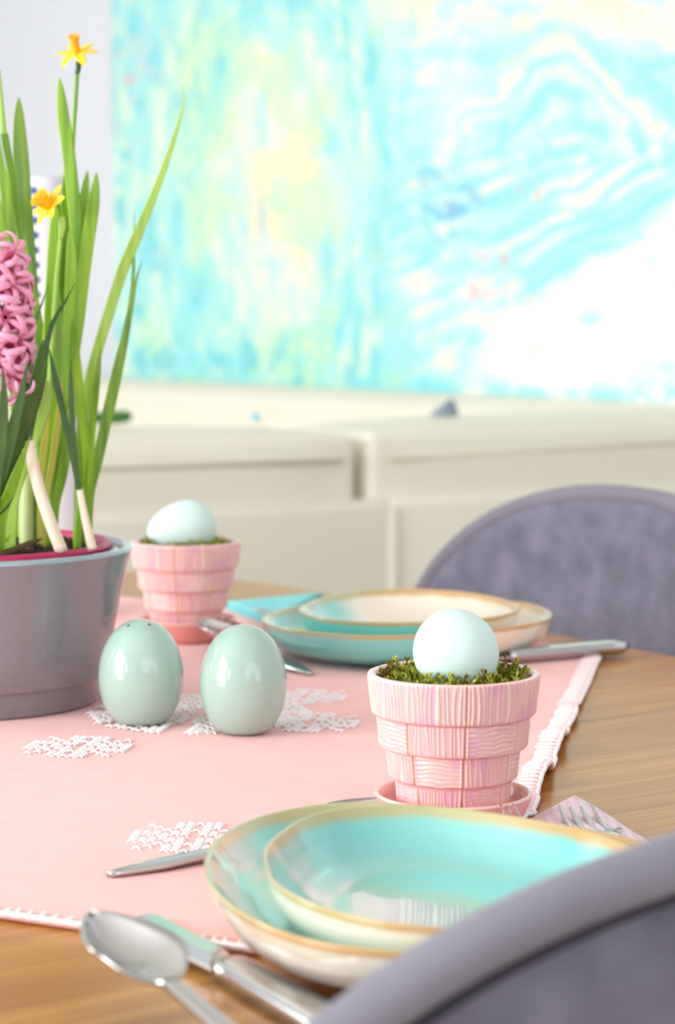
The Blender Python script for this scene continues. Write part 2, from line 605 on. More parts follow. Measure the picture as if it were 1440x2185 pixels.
def paint_colors(px, py):
    x, y = px, py
    L = lambda c: np.array(lin(c))
    mint, cyan, deep = L((194, 243, 230)), L((156, 232, 238)), L((102, 206, 222))
    cream, lime, peach, white = L((250, 246, 222)), L((212, 248, 190)), L((252, 230, 200)), L((252, 251, 244))

    def mix(c, k, t):
        return c * (1 - t[..., None]) + k * t[..., None]

    def streak(along, across, la, lc, off, o=4):
        return fbm(across / lc + off, along / la + off * 1.7, o)
    wob = fbm(x / 150, y / 150, 3) - 0.5
    wob2 = fbm(x / 90 + 30, y / 90 + 60, 3) - 0.5
    # left field: tall oval strokes round a pale core
    dx, dy = x - 600 + 120 * wob, (y - 420) / 2.3 + 60 * wob2
    dl = np.sqrt(dx * dx + dy * dy)
    al = np.arctan2(dy, dx)
    ql = .6 * fbm(dl / 15 + 3, al * 2.4 + 40, 5) + .4 * streak(y, x + 40 * wob, 95, 11, 5.0)
    ql2 = fbm(dl / 50 + 30, al * 1.7 + 80, 3)
    # right field: a fan of arcs above, slanting strokes below
    ex, ey = x - 1185 + 150 * wob2, y - 330 + 120 * wob
    dr = np.sqrt(ex * ex + 1.1 * ey * ey)
    ar = np.arctan2(ey, ex)
    up = sstep(60, -40, ey + 40 * wob)
    qf = fbm(dr / 17 + 60, ar * 1.5 + 20, 4)
    qs = streak(x * .90 - y * .43, x * .43 + y * .90 + 60 * wob, 150, 13, 21.0)
    qn = fbm(x / 60 + 3, y / 40 + 77, 4)
    far_ = sstep(190, 290, dr)
    qr = (qf * up + qs * (1 - up)) * (1 - .5 * far_) + qn * .5 * far_
    w = sstep(790, 930, x + 150 * wob)
    q = ql * (1 - w) + qr * w
    patch = fbm(x / 110 + 5, y / 150 + 8, 4)
    patch2 = fbm(x / 80 + 51, y / 120 + 18, 4)
    c = np.broadcast_to(mint, x.shape + (3,)).copy()
    c = mix(c, L((190, 243, 243)), w * .75)
    c = mix(c, cyan, sstep(0.50, 0.64, q) * .9)
    c = mix(c, cream, sstep(0.50, 0.38, q) * (.62 + .2 * w))
    core = (1 - sstep(40, 190, dl)) * (1 - w)
    c = mix(c, cream, core * sstep(0.30, 0.6, ql2 + .1) * 0.55)
    c = mix(c, lime, sstep(0.50, 0.64, patch) * (1 - w) * 0.6)
    c = mix(c, peach, core * sstep(0.52, 0.68, patch2) * 0.8)
    # darker turquoise dabs down the left side, along the bottom and round the oval
    dab = fbm(x / 20 + 4, y / 55 + 3, 4)
    side = np.clip(sstep(380, 300, x + 60 * wob2) + sstep(640, 760, y + 80 * wob2) * (1 - sstep(900, 1000, x)) + np.exp(-((dl - 215) / 60) ** 2) * .8, 0, 1)
    c = mix(c, deep, side * (1 - .6 * w) * sstep(0.50, 0.66, dab) * 0.75)
    c = mix(c, cyan, side * (1 - w) * sstep(.44, .6, fbm(x / 34 + 9, y / 70 + 31, 4)) * .6)
    # cream and yellow arcs of the fan
    for (rr, wd, col, k) in ((205, 11, cream, .9), (172, 6, L((252, 250, 214)), .7), (140, 8, cream, .75), (108, 7, white, .8), (78, 7, cream, .7), (238, 9, L((250, 244, 200)), .6)):
        brk = sstep(.36, .52, fbm(ar * 2.2 + rr, dr / 60 + rr, 3))
        c = mix(c, col, np.exp(-((dr - rr - 50 * (fbm(ar * 1.3 + rr, dr / 120, 2) - .5)) / wd) ** 2) * k * w * up * brk)
    c = mix(c, cyan, w * up * np.exp(-((dr - 120) / 80) ** 2) * .35)
    c = mix(c, cream, w * sstep(130, 20, y + 70 * wob) * sstep(.4, .55, qn) * 0.85)
    c = mix(c, L((250, 246, 206)), w * sstep(110, 0, y + 40 * wob) * sstep(.5, .6, patch2) * .8)
    c = mix(c, white, w * np.exp(-(((x - 960) / 70) ** 2 + ((y - 230) / 120) ** 2)) * .45)
    # the white lower right corner
    edge = 470 + (1440 - x) * 0.62 + 110 * wob2
    wr = sstep(-22, 30, y - edge) * sstep(960, 1080, x + 60 * wob)
    c = mix(c, white, wr * (1 - 0.75 * sstep(0.60, 0.70, fbm(x / 60, y / 60 + 50, 4))))
    c = mix(c, cyan, w * np.exp(-((y - edge + 60) / 34) ** 2) * sstep(1080, 1200, x) * .8)
    c = mix(c, cyan, sstep(785, 840, y + 60 * wob) * sstep(0.48, 0.60, fbm(x / 50 + 9, y / 30, 4)) * 0.85)
    # blue dabs in the middle, pink flecks
    sp = fbm(x / 22 + 7, y / 20 + 2, 3)
    zone = np.exp(-(((x - 950) / 90) ** 2 + ((y - 430) / 85) ** 2))
    c = mix(c, L((120, 200, 230)), np.clip(zone * sstep(0.50, 0.64, sp) * 1.1, 0, 1))
    c = mix(c, L((156, 182, 220)), np.clip(zone * sstep(0.60, 0.72, fbm(x / 18 + 70, y / 18, 3)), 0, 1) * .7)
    z2 = np.exp(-(((x - 1020) / 130) ** 2 + ((y - 600) / 100) ** 2)) + .7 * np.exp(-(((x - 290) / 60) ** 2 + ((y - 190) / 120) ** 2))
    c = mix(c, L((238, 208, 220)), np.clip(z2 * sstep(0.55, 0.67, fbm(x / 28 + 31, y / 24 + 14, 3)), 0, 1) * .8)
    for (sx, sy, a, b) in ((1148, 415, 9, 18), (1076, 552, 9, 18), (1140, 748, 13, 8), (1132, 640, 8, 10), (1108, 402, 8, 8), (1128, 690, 7, 7), (1010, 620, 7, 12), (1205, 455, 7, 9), (890, 70, 6, 9), (275, 170, 9, 12)):
        c = mix(c, L((244, 158, 172)), np.exp(-(((x - sx) / a) ** 2 + ((y - sy) / b) ** 2)) * 0.65)
    for (sx, sy, a, b) in ((962, 492, 9, 16), (915, 365, 16, 6), (390, 225, 12, 38), (470, 130, 10, 26), (265, 830, 20, 12), (700, 560, 7, 80), (745, 540, 6, 60), (560, 470, 7, 55), (800, 620, 8, 60), (880, 40, 6, 40), (420, 640, 10, 30)):
        c = mix(c, L((92, 202, 226)), np.exp(-(((x - sx) / a) ** 2 + ((y - sy) / b) ** 2)) * 0.6)
    return np.clip(c, 0, 1)


B_LEFT, B_RIGHT, PZ0, PZ1 = -5.008, -2.40, 0.70, 2.0
nb, nz = 460, 240
bb, zz = np.meshgrid(np.linspace(B_LEFT, B_RIGHT, nb), np.linspace(PZ0, PZ1, nz))
pxx, pyy = plane_px(PA, bb, zz)
pc = paint_colors(pxx, pyy)
org = room(PA + .02, (B_LEFT + B_RIGHT) / 2, PZ0)
pt = thing('abstract_painting', 'large abstract painting in turquoise, mint and cream swirls on the white wall', 'painting', org)
vv = np.stack([PA * AX.x + bb * BX.x - org.x, PA * AX.y + bb * BX.y - org.y, zz - org.z], -1).reshape(-1, 3)
ff = [(j * nb + i, j * nb + i + 1, (j + 1) * nb + i + 1, (j + 1) * nb + i) for j in range(nz - 1) for i in range(nb - 1)]
link_mesh('painted_canvas', vv.tolist(), ff, M['painting'], pt, colors=pc.reshape(-1, 3))
mb = MB()
room_box(mb, PA + .0015, WALL_A - .002, B_LEFT, B_RIGHT, PZ0, PZ1)
mb.v = [p - org for p in mb.v]
mb.build('stretcher_frame', M['canvas_side'], pt, smooth=False)

# ------------------------------------------------------------------ corner sofa
sofa = thing('corner_sofa', 'cream leather corner sofa with loose back cushions below the painting', 'sofa', (0, 0, 0), ROOM_ROT)
# section with its back to the table: local x = A, local y = -B
for (a0, a1) in ((0.30, 1.8118), (1.8122, 2.74)):
    rbox('back_panel', ((a0 + a1) / 2, 2.60, 0.405), (a1 - a0, 0.18, 0.68), 0.012, M['leather'], sofa, seg=3)
MB().add(*tube([(1.812, 2.509, 0.07), (1.812, 2.509, 0.40), (1.812, 2.509, 0.735)], 0.007, 8)).build('welt', M['leather'], sofa)
for (a0, a1) in ((0.34, 1.775), (1.795, 2.70)):
    cu = rbox('back_cushion', ((a0 + a1) / 2, 2.655, 0.765), (a1 - a0, 0.235, 0.145), 0.05, M['leather'], sofa, seg=6, puff=(0.004, 0.012, 0.012))
    sm = MB().add(*tube([(a0 + .03, 2.5305, 0.802), ((a0 + a1) / 2, 2.5275, 0.806), (a1 - .03, 2.5305, 0.802)], 0.004, 8))
    sm.build('seam', M['leather_seam'], cu)
rbox('seat_base', (1.52, 3.05, 0.22), (2.42, 0.75, 0.34), 0.03, M['leather'], sofa)
rbox('seat_cushion', (1.05, 3.10, 0.44), (1.40, 0.66, 0.14), 0.05, M['leather'], sofa, puff=(0, 0, .015))
# section along the painting wall
rbox('back_panel', (2.655, 4.15, 0.42), (0.17, 3.1, 0.70), 0.02, M['leather'], sofa)
for (b0, b1) in ((2.50, 5.06), (5.08, 5.66)):
    rbox('back_cushion', (2.60, (b0 + b1) / 2, 0.688), (0.25, b1 - b0, 0.30), 0.06, M['leather'], sofa, seg=6, puff=(.015, .003, .008))
rbox('seat_base', (2.22, 4.5, 0.22), (0.72, 2.4, 0.34), 0.03, M['leather'], sofa)
for (b0, b1) in ((3.46, 4.56), (4.58, 5.66)):
    rbox('seat_cushion', (2.14, (b0 + b1) / 2, 0.44), (0.68, b1 - b0, 0.14), 0.05, M['leather'], sofa, puff=(0, 0, .015))
for (a, b) in ((0.42, 2.62), (2.6, 2.62), (2.6, 5.6), (0.42, 3.35), (1.92, 5.6)):
    MB().add(*tube([(a, b, 0.0), (a, b, 0.08)], 0.025, 12)).build('foot', M['black_metal'], sofa)

# small things lying on the sofa back
SCT = 0.8515
p = dep(246, 903, 3.0)
mb = MB().add(*tube(catmull([(-.035, 0, .010), (-.012, .004, .011), (.012, 0, .012), (.024, 0, .014)], 4), [.006, .009, .010, .010, .010, .011, .011, .011, .011, .010, .009, .008, .003], 10, wide=(0, 1, 0), flat=.8))
g_loc = Vector((0, 0, 0))


def on_sofa(px, y_guess, mb, name, m, label, cat):
    p = dep(px, 905, y_guess)
    # slide along the ray direction until the point lies over the cushion crest (B = -2.66)
    k = 2.66 / -(p.x * BX.x + p.y * BX.y)
    o = mb.build(name, m, loc=(p.x * k, p.y * k, SCT))
    tag(o, label, cat)
    return o


gl = on_sofa(243, 3.0, mb, 'felt_leaf', M['green_felt'], 'small dark green felt leaf lying on the sofa back behind the daffodil leaves', 'decoration')
gl.rotation_euler = (0, 0, 0.2)
mb = MB()
cl = [(-.022, 0, 0), (.020, -.010, 0), (.024, .018, 0), (-.010, .022, 0), (.010, .004, .024), (.016, .008, .022)]
mb.add(cl, [(0, 1, 4), (1, 2, 5, 4), (2, 3, 5), (3, 0, 4, 5), (3, 2, 1, 0)])
on_sofa(946, 3.3, mb, 'folded_cloth', M['slate_cloth'], 'small slate blue folded cloth peaking up on the right sofa cushion', 'cloth')
mb = MB().add(*lathe([(0.0005, 0), (.004, .0008), (.006, .004), (.006, .007), (.004, .0105), (.0005, .0115)], 16))
on_sofa(545, 3.1, mb, 'candy_egg', M['aqua'], 'tiny light blue ball on the left sofa cushion', 'candy')

# ------------------------------------------------------------------ dining table (local x = A, local y = -B)
table = thing('dining_table', 'oval oiled wood dining table with visible grain under the pink cloth', 'table', (0, 0, 0), ROOM_ROT)


def table_outline(a0, a1, y0, y1, r, n=28):
    pts = []
    for (cx, cy, s0) in ((a1 - r, y1 - r, 0), (a0 + r, y1 - r, 1), (a0 + r, y0 + r, 2), (a1 - r, y0 + r, 3)):
        for k in range(n + 1):
            an = (s0 + k / n) * math.pi / 2
            pts.append((cx + r * math.cos(an), cy + r * math.sin(an)))
    return pts


TO = table_outline(0.17, 1.185, 0.625, 2.17, 0.40)
SEAMS = [1.174, 1.62]
cuts = [0.0] + SEAMS + [3.0]
for i in range(len(cuts) - 1):
    lo, hi = cuts[i] + .0006, cuts[i + 1] - .0006
    poly = []
    n = len(TO)
    for k in range(n):          # clip polygon to the strip
        poly.append(TO[k])

    def clip(poly, keep, y):
        out = []
        for k in range(len(poly)):
            p0, p1 = poly[k - 1], poly[k]
            i0, i1 = keep(p0[1]), keep(p1[1])
            if i0 != i1:
                t = (y - p0[1]) / (p1[1] - p0[1])
                out.append((p0[0] + t * (p1[0] - p0[0]), y))
            if i1:
                out.append(p1)
        return out
    poly = clip(poly, lambda y: y >= lo, lo)
    poly = clip(poly, lambda y: y <= hi, hi)
    bm = bmesh.new()
    vs = [bm.verts.new((p[0], p[1], TABLE - .028)) for p in poly]
    fc = bm.faces.new(vs)
    ex = bmesh.ops.extrude_face_region(bm, geom=[fc])
    top = [g for g in ex['geom'] if isinstance(g, bmesh.types.BMVert)]
    bmesh.ops.translate(bm, vec=(0, 0, .028), verts=top)
    bmesh.ops.recalc_face_normals(bm, faces=bm.faces)
    te = [e for e in bm.edges if all(abs(q.co.z - TABLE) < 1e-5 for q in e.verts)]
    bmesh.ops.bevel(bm, geom=te, offset=.0009 if True else 0, segments=2, profile=.5, affect='EDGES')
    me = bpy.data.meshes.new('tabletop_board')
    bm.to_mesh(me)
    bm.free()
    me.materials.append(M['wood'])
    o = bpy.data.objects.new('tabletop_board', me)
    COL.objects.link(o)
    o.parent = table
for (c, s) in (((.68, .78, .672), (.60, .022, .078)), ((.68, 1.98, .672), (.60, .022, .078)), ((.36, 1.38, .672), (.022, 1.18, .078)), ((1.0, 1.38, .672), (.022, 1.18, .078))):
    rbox('apron', c, s, .003, M['wood'], table, seg=2)
for (a, b) in ((.38, .80), (.98, .80), (.38, 1.96), (.98, 1.96)):
    MB().add(*tube([(a, b, .708), (a, b, .4), (a, b, .0)], [.030, .027, .019], 16)).build('leg', M['wood'], table)

# ------------------------------------------------------------------ pink tablecloth
CL_Z = 0.0022
Kc, C1, Rc = Vector((0.048, 0.868)), Vector((0.207, 1.738)), Vector((-0.36, 2.195))
Nc = Kc + Vector((-0.114, 0.0545)) * 4.6
cloth = thing('tablecloth', 'square pink felt cloth with white embroidered stars and stitched edge on the table', 'tablecloth', (0, 0, TABLE))


def edge_wave(s):
    """lift of the right hand edge, s runs from the near corner to the far corner"""
    z = 0.0
    for (c, w, h) in ((0.30, .040, .006), (0.43, .050, .010), (0.545, .045, .008), (0.66, .05, .004)):
        t = (s - c) / w
        if -1 < t < 1:
            z += h * (0.5 + 0.5 * math.cos(math.pi * t)) if t > -0.35 else h * (0.5 + 0.5 * math.cos(math.pi * t))
    return z


def cloth_pt(s, t):
    """s along K->C1, t from the right edge (0) to the left (1)"""
    right = Kc.lerp(C1, s)
    left = Nc.lerp(Rc, s)
    p = right.lerp(left, t)
    d = (p - right).length
    fall = max(0.0, 1 - d / .035)
    fall = fall * fall * (3 - 2 * fall)
    lift = edge_wave(s) * fall
    wav = 0.0007 * math.sin(s * 37 + t * 11) * fall
    soft = 0.0006 * (math.sin(7 * s + 9 * t) * math.sin(13 * t - 5 * s + 1) + 1)
    x = p.x + 0.0015 * math.sin(s * 60) * fall * (edge_wave(s) > 0)
    return Vector((x, p.y, CL_Z + lift + wav + soft))


ns, ntt = 220, 120
cv, cf = [], []
tpar = [(k / ntt) ** 1.8 for k in range(ntt + 1)]
for i in range(ns + 1):
    for k in range(ntt + 1):
        cv.append(cloth_pt(i / ns, tpar[k]))
W1 = ntt + 1
for i in range(ns):
    for k in range(ntt):
        a = i * W1 + k
        cf.append((a, a + 1, a + W1 + 1, a + W1))
cfab = link_mesh('felt', cv, cf, M['cloth'], cloth)
sd = cfab.modifiers.new('thickness', 'SOLIDIFY')
sd.thickness = 0.0016
sd.offset = -1
fix_normals(cfab)
if cfab.data.polygons[0].normal.z < 0:
    cfab.data.flip_normals()

mb = MB()
# near edge: cord and slanting whip stitches
L_near = (Nc - Kc).length
cord = []
n = 220
for k in range(n + 1):
    t = k / n
    q = cloth_pt(0, t)
    cord.append(Vector((q.x, q.y, q.z + .0008 + .0003 * math.sin(k * 2.3))))
mb.add(*tube(cord, 0.0013, 6))
nst = int(L_near / .0064)
inward = Vector((0.18, 0.98, 0))
ed = Vector((Nc.x - Kc.x, Nc.y - Kc.y, 0)).normalized()
for k in range(nst):
    q = cloth_pt(0, (k + .3 + random.uniform(-.12, .12)) / nst)
    le = random.uniform(.0065, .009)
    e = q + inward * le + ed * random.uniform(-.0045, -.0015)
    mb.add(*tube([q + Vector((0, 0, .001)), q.lerp(e, .5) + Vector((0, 0, .0022)), e + Vector((0, 0, .0006))], [.0009, .0009, .0006], 5))
o = mb.build('edge_stitching', M['thread'], cloth)
o['kind'] = 'stuff'
# right edge: dense long blanket stitches and an outer cord
mb = MB()
n = 260
cord = []
for k in range(n + 1):
    q = cloth_pt(k / n, 0)
    cord.append(q + Vector((.0006, 0, .0004 + .0005 * math.sin(k * 1.9))))
mb.add(*tube(cord, 0.0014, 6))
o = mb.build('edge_cord', M['thread'], cloth)
mb = MB()
Lr = (C1 - Kc).length
nst = int(Lr / .0042)
for k in range(nst):
    s = (k + .5) / nst
    q = cloth_pt(s, 0)
    left = Nc.lerp(Rc, s) - Kc.lerp(C1, s)
    le = random.uniform(.0125, .0145) / left.length
    pts = [cloth_pt(s, le * f) + Vector((0, 0, .0009)) for f in (0, .33, .66, 1)]
    mb.add(*tube(pts, [.0011, .0012, .0011, .0008], 5))
o = mb.build('blanket_stitches', M['trim_thread'], cloth)
o['kind'] = 'stuff'


# embroidered stars
def star_cells(n, comb=False):
    cells = set()
    base = set()
    if not comb:
        base = {(1, 1), (2, 2), (3, 3), (4, 4)} | {(i, 1) for i in range(2, 7)} | {(i, 2) for i in (4, 5, 6)} | {(6, 0), (3, 0), (5, 5)}
    else:
        for i in range(1, n + 1):
            for j in range(0, i + 1):
                f = j / i
                if 0.14 < f < 0.82 and i + 0.55 * j < n * 1.15 and i > n * .18:
                    rim = f < 0.26 or f > 0.68 or i + 0.55 * (j + 1) > n * 1.10
                    if rim or (i - j) % 2 == 0:
                        base.add((i, j))
                if i == j and i < n * .5:
                    base.add((i, j))
    for (i, j) in base:
        for (a, b) in ((i, j), (j, i)):
            for sx in (-1, 1):
                for sy in (-1, 1):
                    cells.add((a * sx, b * sy))
    return cells


CU = Vector((0.18, 0.984, 0)).normalized()
CVV = Vector((-0.984, 0.18, 0))


def star(px, py, half, n, comb, rot=0.0):
    c = tab(px, py, CL_Z)
    st = half / n
    mb = MB()
    cr, sr = math.cos(rot), math.sin(rot)
    for (i, j) in star_cells(n, comb):
        u, w = i * cr - j * sr, i * sr + j * cr
        q = c + CU * (u * st) + CVV * (w * st)
        h = st * .52
        for s in (-1, 1):
            a = q + CU * h + CVV * (h * s)
            b = q - CU * h - CVV * (h * s)
            z = .0017 + random.uniform(0, .0003)
            mb.add(*tube([a + Vector((0, 0, .0008)), a.lerp(b, .5) + Vector((0, 0, z)), b + Vector((0, 0, .0008))], st * .12, 4, caps=False))
    mb.v = [p - Vector((0, 0, TABLE)) for p in mb.v]
    o = mb.build('embroidered_star', M['thread'], cloth)
    o['kind'] = 'stuff'


star(425, 1525, .070, 14, True)
star(168, 1597, .029, 6, False)
star(412, 1792, .029, 6, False, .1)
star(660, 1545, .029, 6, False)
star(650, 1640 - 150, .026, 6, False)

# ------------------------------------------------------------------ pink flower pots
def pot_mesh():
    nA = 720
    bands = [(.0800, .0590, .0445, .0424), (.0590, .0418, .0397, .0382), (.0418, .0252, .0347, .0330), (.0252, .0030, .0298, .0284)]
    ang = np.arange(nA) / nA * 2 * np.pi
    rows, cols = [], []
    L = lambda c: np.array(lin(c))
    pink, lilac, creamc, rose = L((243, 186, 188)), L((232, 166, 192)), L((251, 222, 196)), L((232, 146, 146))
    # inner surface from the floor up to the lip
    def ring(r, z, c):
        rows.append(np.stack([r * np.cos(ang), r * np.sin(ang), np.full(nA, z)], -1) if np.ndim(r) == 0 else np.stack([r * np.cos(ang), r * np.sin(ang), np.full(nA, z) if np.ndim(z) == 0 else z], -1))
        cols.append(np.broadcast_to(c, (nA, 3)) if np.ndim(c) == 1 else c)
    inner = L((244, 190, 190))
    for (r, z) in ((.001, .010), (.024, .010), (.028, .014), (.035, .050), (.0395, .074), (.0404, .0790), (.0412, .0800)):
        ring(r, z, inner)
    ring(.0428, .0806, L((250, 208, 202)))
    ring(.0438, .0802, L((252, 214, 204)))
    seam0 = -math.pi / 2 + math.radians(5.8)
    pan = ((ang - seam0) / (math.pi / 4)) % 8
    pidx = np.floor(pan).astype(int)
    pf = pan - pidx
    seam = np.minimum(pf, 1 - pf)
    for bi, (z1, z0, r1, r0) in enumerate(bands):
        nr = 26 if bi == 0 else 22
        for i in range(nr + 1):
            t = i / nr
            z = z1 + (z0 - z1) * t
            rb = r1 + (r0 - r1) * t
            u = ang * rb * 1000          # mm round the pot
            uu = ang / (2 * np.pi) * 256.0    # periodic coordinate
            zc = z * 1000
            if bi == 0:
                vert = np.ones(nA)
            else:
                vert = ((pidx + bi) % 2 == 0).astype(float) if bi != 2 else ((pidx + bi) % 2 == 0).astype(float)
            # vertical ridges: about 1.9 mm apart, wandering
            nv = 96
            ph = uu * nv / 256.0 + .8 * (vnoise(uu * .25, np.full(nA, zc * .045 + bi * 7)) - .5) * 2
            rv = np.abs(((ph) % 1) - .5) * 2
            hv = 1 - np.minimum(1, rv / .52)
            hv = hv ** .9 * (.55 + .6 * vnoise(uu * .31 + 31, np.full(nA, zc * .05 + bi * 3)))
            # horizontal ridges
            ph2 = zc / 2.3 + .4 * (vnoise(uu * .16 + 9, np.full(nA, zc * .12 + bi)) - .5) * 2
            rh = np.abs((ph2 % 1) - .5) * 2
            hh = (1 - np.minimum(1, rh / .7)) ** .8 * (.55 + .5 * vnoise(uu * .12, np.full(nA, zc * .4 + 5)))
            h = hv * vert + hh * (1 - vert)
            # panel seam : a groove flanked by two raised lips
            sm = seam if bi else np.where(np.abs(((pan + .5) % 8) - .5) < .5, np.abs(((pan + 4) % 8) - 4), 1)
            mm = sm * (math.pi / 4) * rb * 1000
            gro = np.exp(-(mm / .55) ** 2)
            lip = np.exp(-((mm - 1.15) / .5) ** 2)
            edge = min(1, min(t, 1 - t) * nr / 2.2)
            rr = rb + (.00078 * h * (1 - gro) - .0009 * gro + .0006 * lip) * (0.35 + .65 * edge)
            if t > .93:
                rr = rr - .0008 * ((t - .93) / .07) ** 2
            if bi and t < .04:
                rr = rr
            lil = .75 * sstep(.5, .75, fbm(uu * .09 + bi * 13, np.full(nA, zc * .05 + 3), 2))
            c = pink[None] * (1 - lil[:, None]) + lilac[None] * lil[:, None]
            k = np.clip(sstep(.25, .8, h) * .9 + lip * .7, 0, 1)[:, None]
            c = c * (1 - k) + creamc[None] * k
            k = np.clip(gro * .6 + (.6 if (t < .06 and bi) else 0), 0, 1)
            k = (k if np.ndim(k) else np.full(nA, k))[:, None]
            c = c * (1 - k) + rose[None] * k
            ring(rr, z, c)
    ring(.026, .0022, pink)
    ring(.001, .0022, pink)
    V = np.concatenate(rows)
    C = np.concatenate(cols)
    nR = len(rows)
    F = []
    for i in range(nR - 1):
        a = i * nA
        for k in range(nA):
            k2 = (k + 1) % nA
            F.append((a + k, a + k2, a + nA + k2, a + nA + k))
    return V, F, C


def saucer_mesh():
    nA = 360
    ang = np.arange(nA) / nA * 2 * np.pi
    L = lambda c: np.array(lin(c))
    pink, creamc, deep = L((240, 172, 168)), L((250, 206, 192)), L((226, 134, 130))
    prof = [(.001, .0032, 0), (.030, .0032, 0), (.0345, .0050, 0), (.0376, .0120, 0), (.0386, .0162, 0), (.0395, .0174, 0), (.0404, .0174, 0), (.0411, .0166, 0)]
    rows, cols = [], []
    for (r, z, q) in prof:
        rows.append(np.stack([r * np.cos(ang), r * np.sin(ang), np.full(nA, z)], -1))
        cols.append(np.broadcast_to(creamc if z > .016 else pink, (nA, 3)))
    for i in range(15):
        t = i / 14
        r = .0410 + (.0335 - .0410) * t ** 1.15
        z = .0160 + (.0004 - .0160) * t
        ph = (np.arange(nA) / nA * 84 + .5 * (vnoise(np.arange(nA) / 6.0, np.full(nA, 2.0)) - .5)) % 1
        h = (1 - np.minimum(1, np.abs(ph - .5) * 2 / .75)) * min(1, (1 - t) * 6) * min(1, t * 6)
        rr = r + .0006 * h
        rows.append(np.stack([rr * np.cos(ang), rr * np.sin(ang), np.full(nA, z)], -1))
        k = (h * .55)[:, None]
        cols.append((pink * .4 + deep * .6)[None] * (1 - k) + creamc[None] * k)
    rows.append(np.stack([.031 * np.cos(ang), .031 * np.sin(ang), np.full(nA, 0.0)], -1))
    cols.append(np.broadcast_to(pink, (nA, 3)))
    rows.append(np.stack([.001 * np.cos(ang), .001 * np.sin(ang), np.full(nA, 0.0)], -1))
    cols.append(np.broadcast_to(pink, (nA, 3)))
    V, C = np.concatenate(rows), np.concatenate(cols)
    F = []
    for i in range(len(rows) - 1):
        a = i * nA
        for k in range(nA):
            k2 = (k + 1) % nA
            F.append((a + k, a + k2, a + nA + k2, a + nA + k))
    return V, F, C


BASE = TABLE + CL_Z + .0012
POT_F = (0.0592, 1.134, BASE)
POT_R = (-0.1214, 1.790, BASE)
PSC = .978
pot = thing('flower_pot', 'pink basketweave ceramic flower pot with attached saucer beside the front plates', 'flower pot', POT_F, 0, 'pink ceramic egg pots')
V, F, C = saucer_mesh()
fix_normals(link_mesh('saucer', V.tolist(), F, M['pot'], pot, colors=C))
V, F, C = pot_mesh()
fix_normals(link_mesh('pot_body', V.tolist(), F, M['pot'], pot, colors=C))
pot.scale = (PSC, PSC, PSC)
dup(pot, POT_R, math.radians(-14), 'pink basketweave ceramic flower pot with attached saucer behind the egg shakers')


def moss_bed(name, loc, egg_xy, seed, label, heights):
    rnd = random.Random(seed)
    mb = MB()
    cols = []
    L = lambda c: lin(c)
    pal = [L((150, 158, 44)), L((172, 178, 66)), L((122, 132, 34)), L((192, 194, 96)), L((124, 100, 44)), L((104, 114, 30))]

    def put(v, f, c):
        mb.add(v, f)
        cols.extend([c] * len(v))
    # a lumpy cushion underneath
    n, rings = 48, 8
    v, f = [], []
    for i in range(rings + 1):
        r = .0385 * i / rings
        for k in range(n):
            a = 2 * math.pi * k / n
            v.append((r * math.cos(a), r * math.sin(a), .0690 + rnd.uniform(-.0012, .0012)))
    for i in range(rings):
        for k in range(n):
            a, b = i * n + k, i * n + (k + 1) % n
            f.append((a, b, b + n, a + n))
    put(v, f, L((70, 74, 26)))
    for s in range(700):
        a = rnd.uniform(0, 2 * math.pi)
        r = .0375 * math.sqrt(rnd.uniform(.12, 1))
        x, y = r * math.cos(a), r * math.sin(a)
        d = math.hypot(x - egg_xy[0], y - egg_xy[1])
        if d < .014:
            continue
        hmax = heights(a)
        le = rnd.uniform(.005, .0105)
        z0 = .0685
        el = rnd.uniform(.1, .9)
        a2 = rnd.uniform(0, 2 * math.pi)
        if r > .031:
            a2 = a + math.pi + rnd.uniform(-1.6, 1.6)
        dirv = Vector((math.cos(a2) * math.cos(el), math.sin(a2) * math.cos(el), math.sin(el)))
        z0 += rnd.uniform(0, hmax)
        p0 = Vector((x, y, z0))
        pts = [p0]
        for q in range(3):
            dirv = (dirv + Vector((rnd.uniform(-.5, .5), rnd.uniform(-.5, .5), rnd.uniform(-.35, .35)))).normalized()
            nx = pts[-1] + dirv * (le / 3)
            rr = math.hypot(nx.x, nx.y)
            if rr > .0375:
                nx.x *= .0375 / rr
                nx.y *= .0375 / rr
            pts.append(nx)
        c = rnd.choice(pal)
        stemc = c if rnd.random() > .12 else L((92, 66, 34))
        put(*tube(pts, [.0007, .00065, .0005, .0003], 4), stemc)
        for q in range(1, 4):
            for g in range(3):
                w = Vector((rnd.uniform(-1, 1), rnd.uniform(-1, 1), rnd.uniform(-.3, 1))).normalized()
                t = (dirv + w * .9).normalized()
                sd = t.cross(Vector((rnd.uniform(-1, 1), rnd.uniform(-1, 1), .3))).normalized() * .0008
                b = pts[q]
                put([b - sd * .5, b + sd * .5, b + t * .0017 + sd, b + t * .0034, b + t * .0017 - sd], [(0, 1, 2, 3, 4)], rnd.choice(pal) if rnd.random() < .4 else c)
    o = mb.build(name, M['moss'], loc=loc, colors=np.array(cols))
    tag(o, label, 'moss', None, 'stuff')
    return o


moss_bed('moss', POT_F, (0, 0), 3, 'tuft of green dried moss in the front pink pot', lambda a: .0065 if -.35 < a < 1.2 else (.006 if 2.2 < a or a < -2.6 else .0035))
moss_bed('moss', POT_R, (0, 0), 5, 'tuft of green dried moss in the rear pink pot behind the shakers', lambda a: .0055 if abs(a) > 2.3 else .003)


# taller loose sprigs of moss against the pot's inner wall are part of the tuft above
def egg_mesh(length, width, n=48, m=40):
    prof = []
    for i in range(m + 1):
        t = math.pi * i / m
        z = -math.cos(t) * length / 2
        k = 1 + .16 * math.cos(t)          # fuller at the -z end
        prof.append((max(1e-5, math.sin(t) * width / 2 * k / 1.01), z))
    return lathe(prof, n)


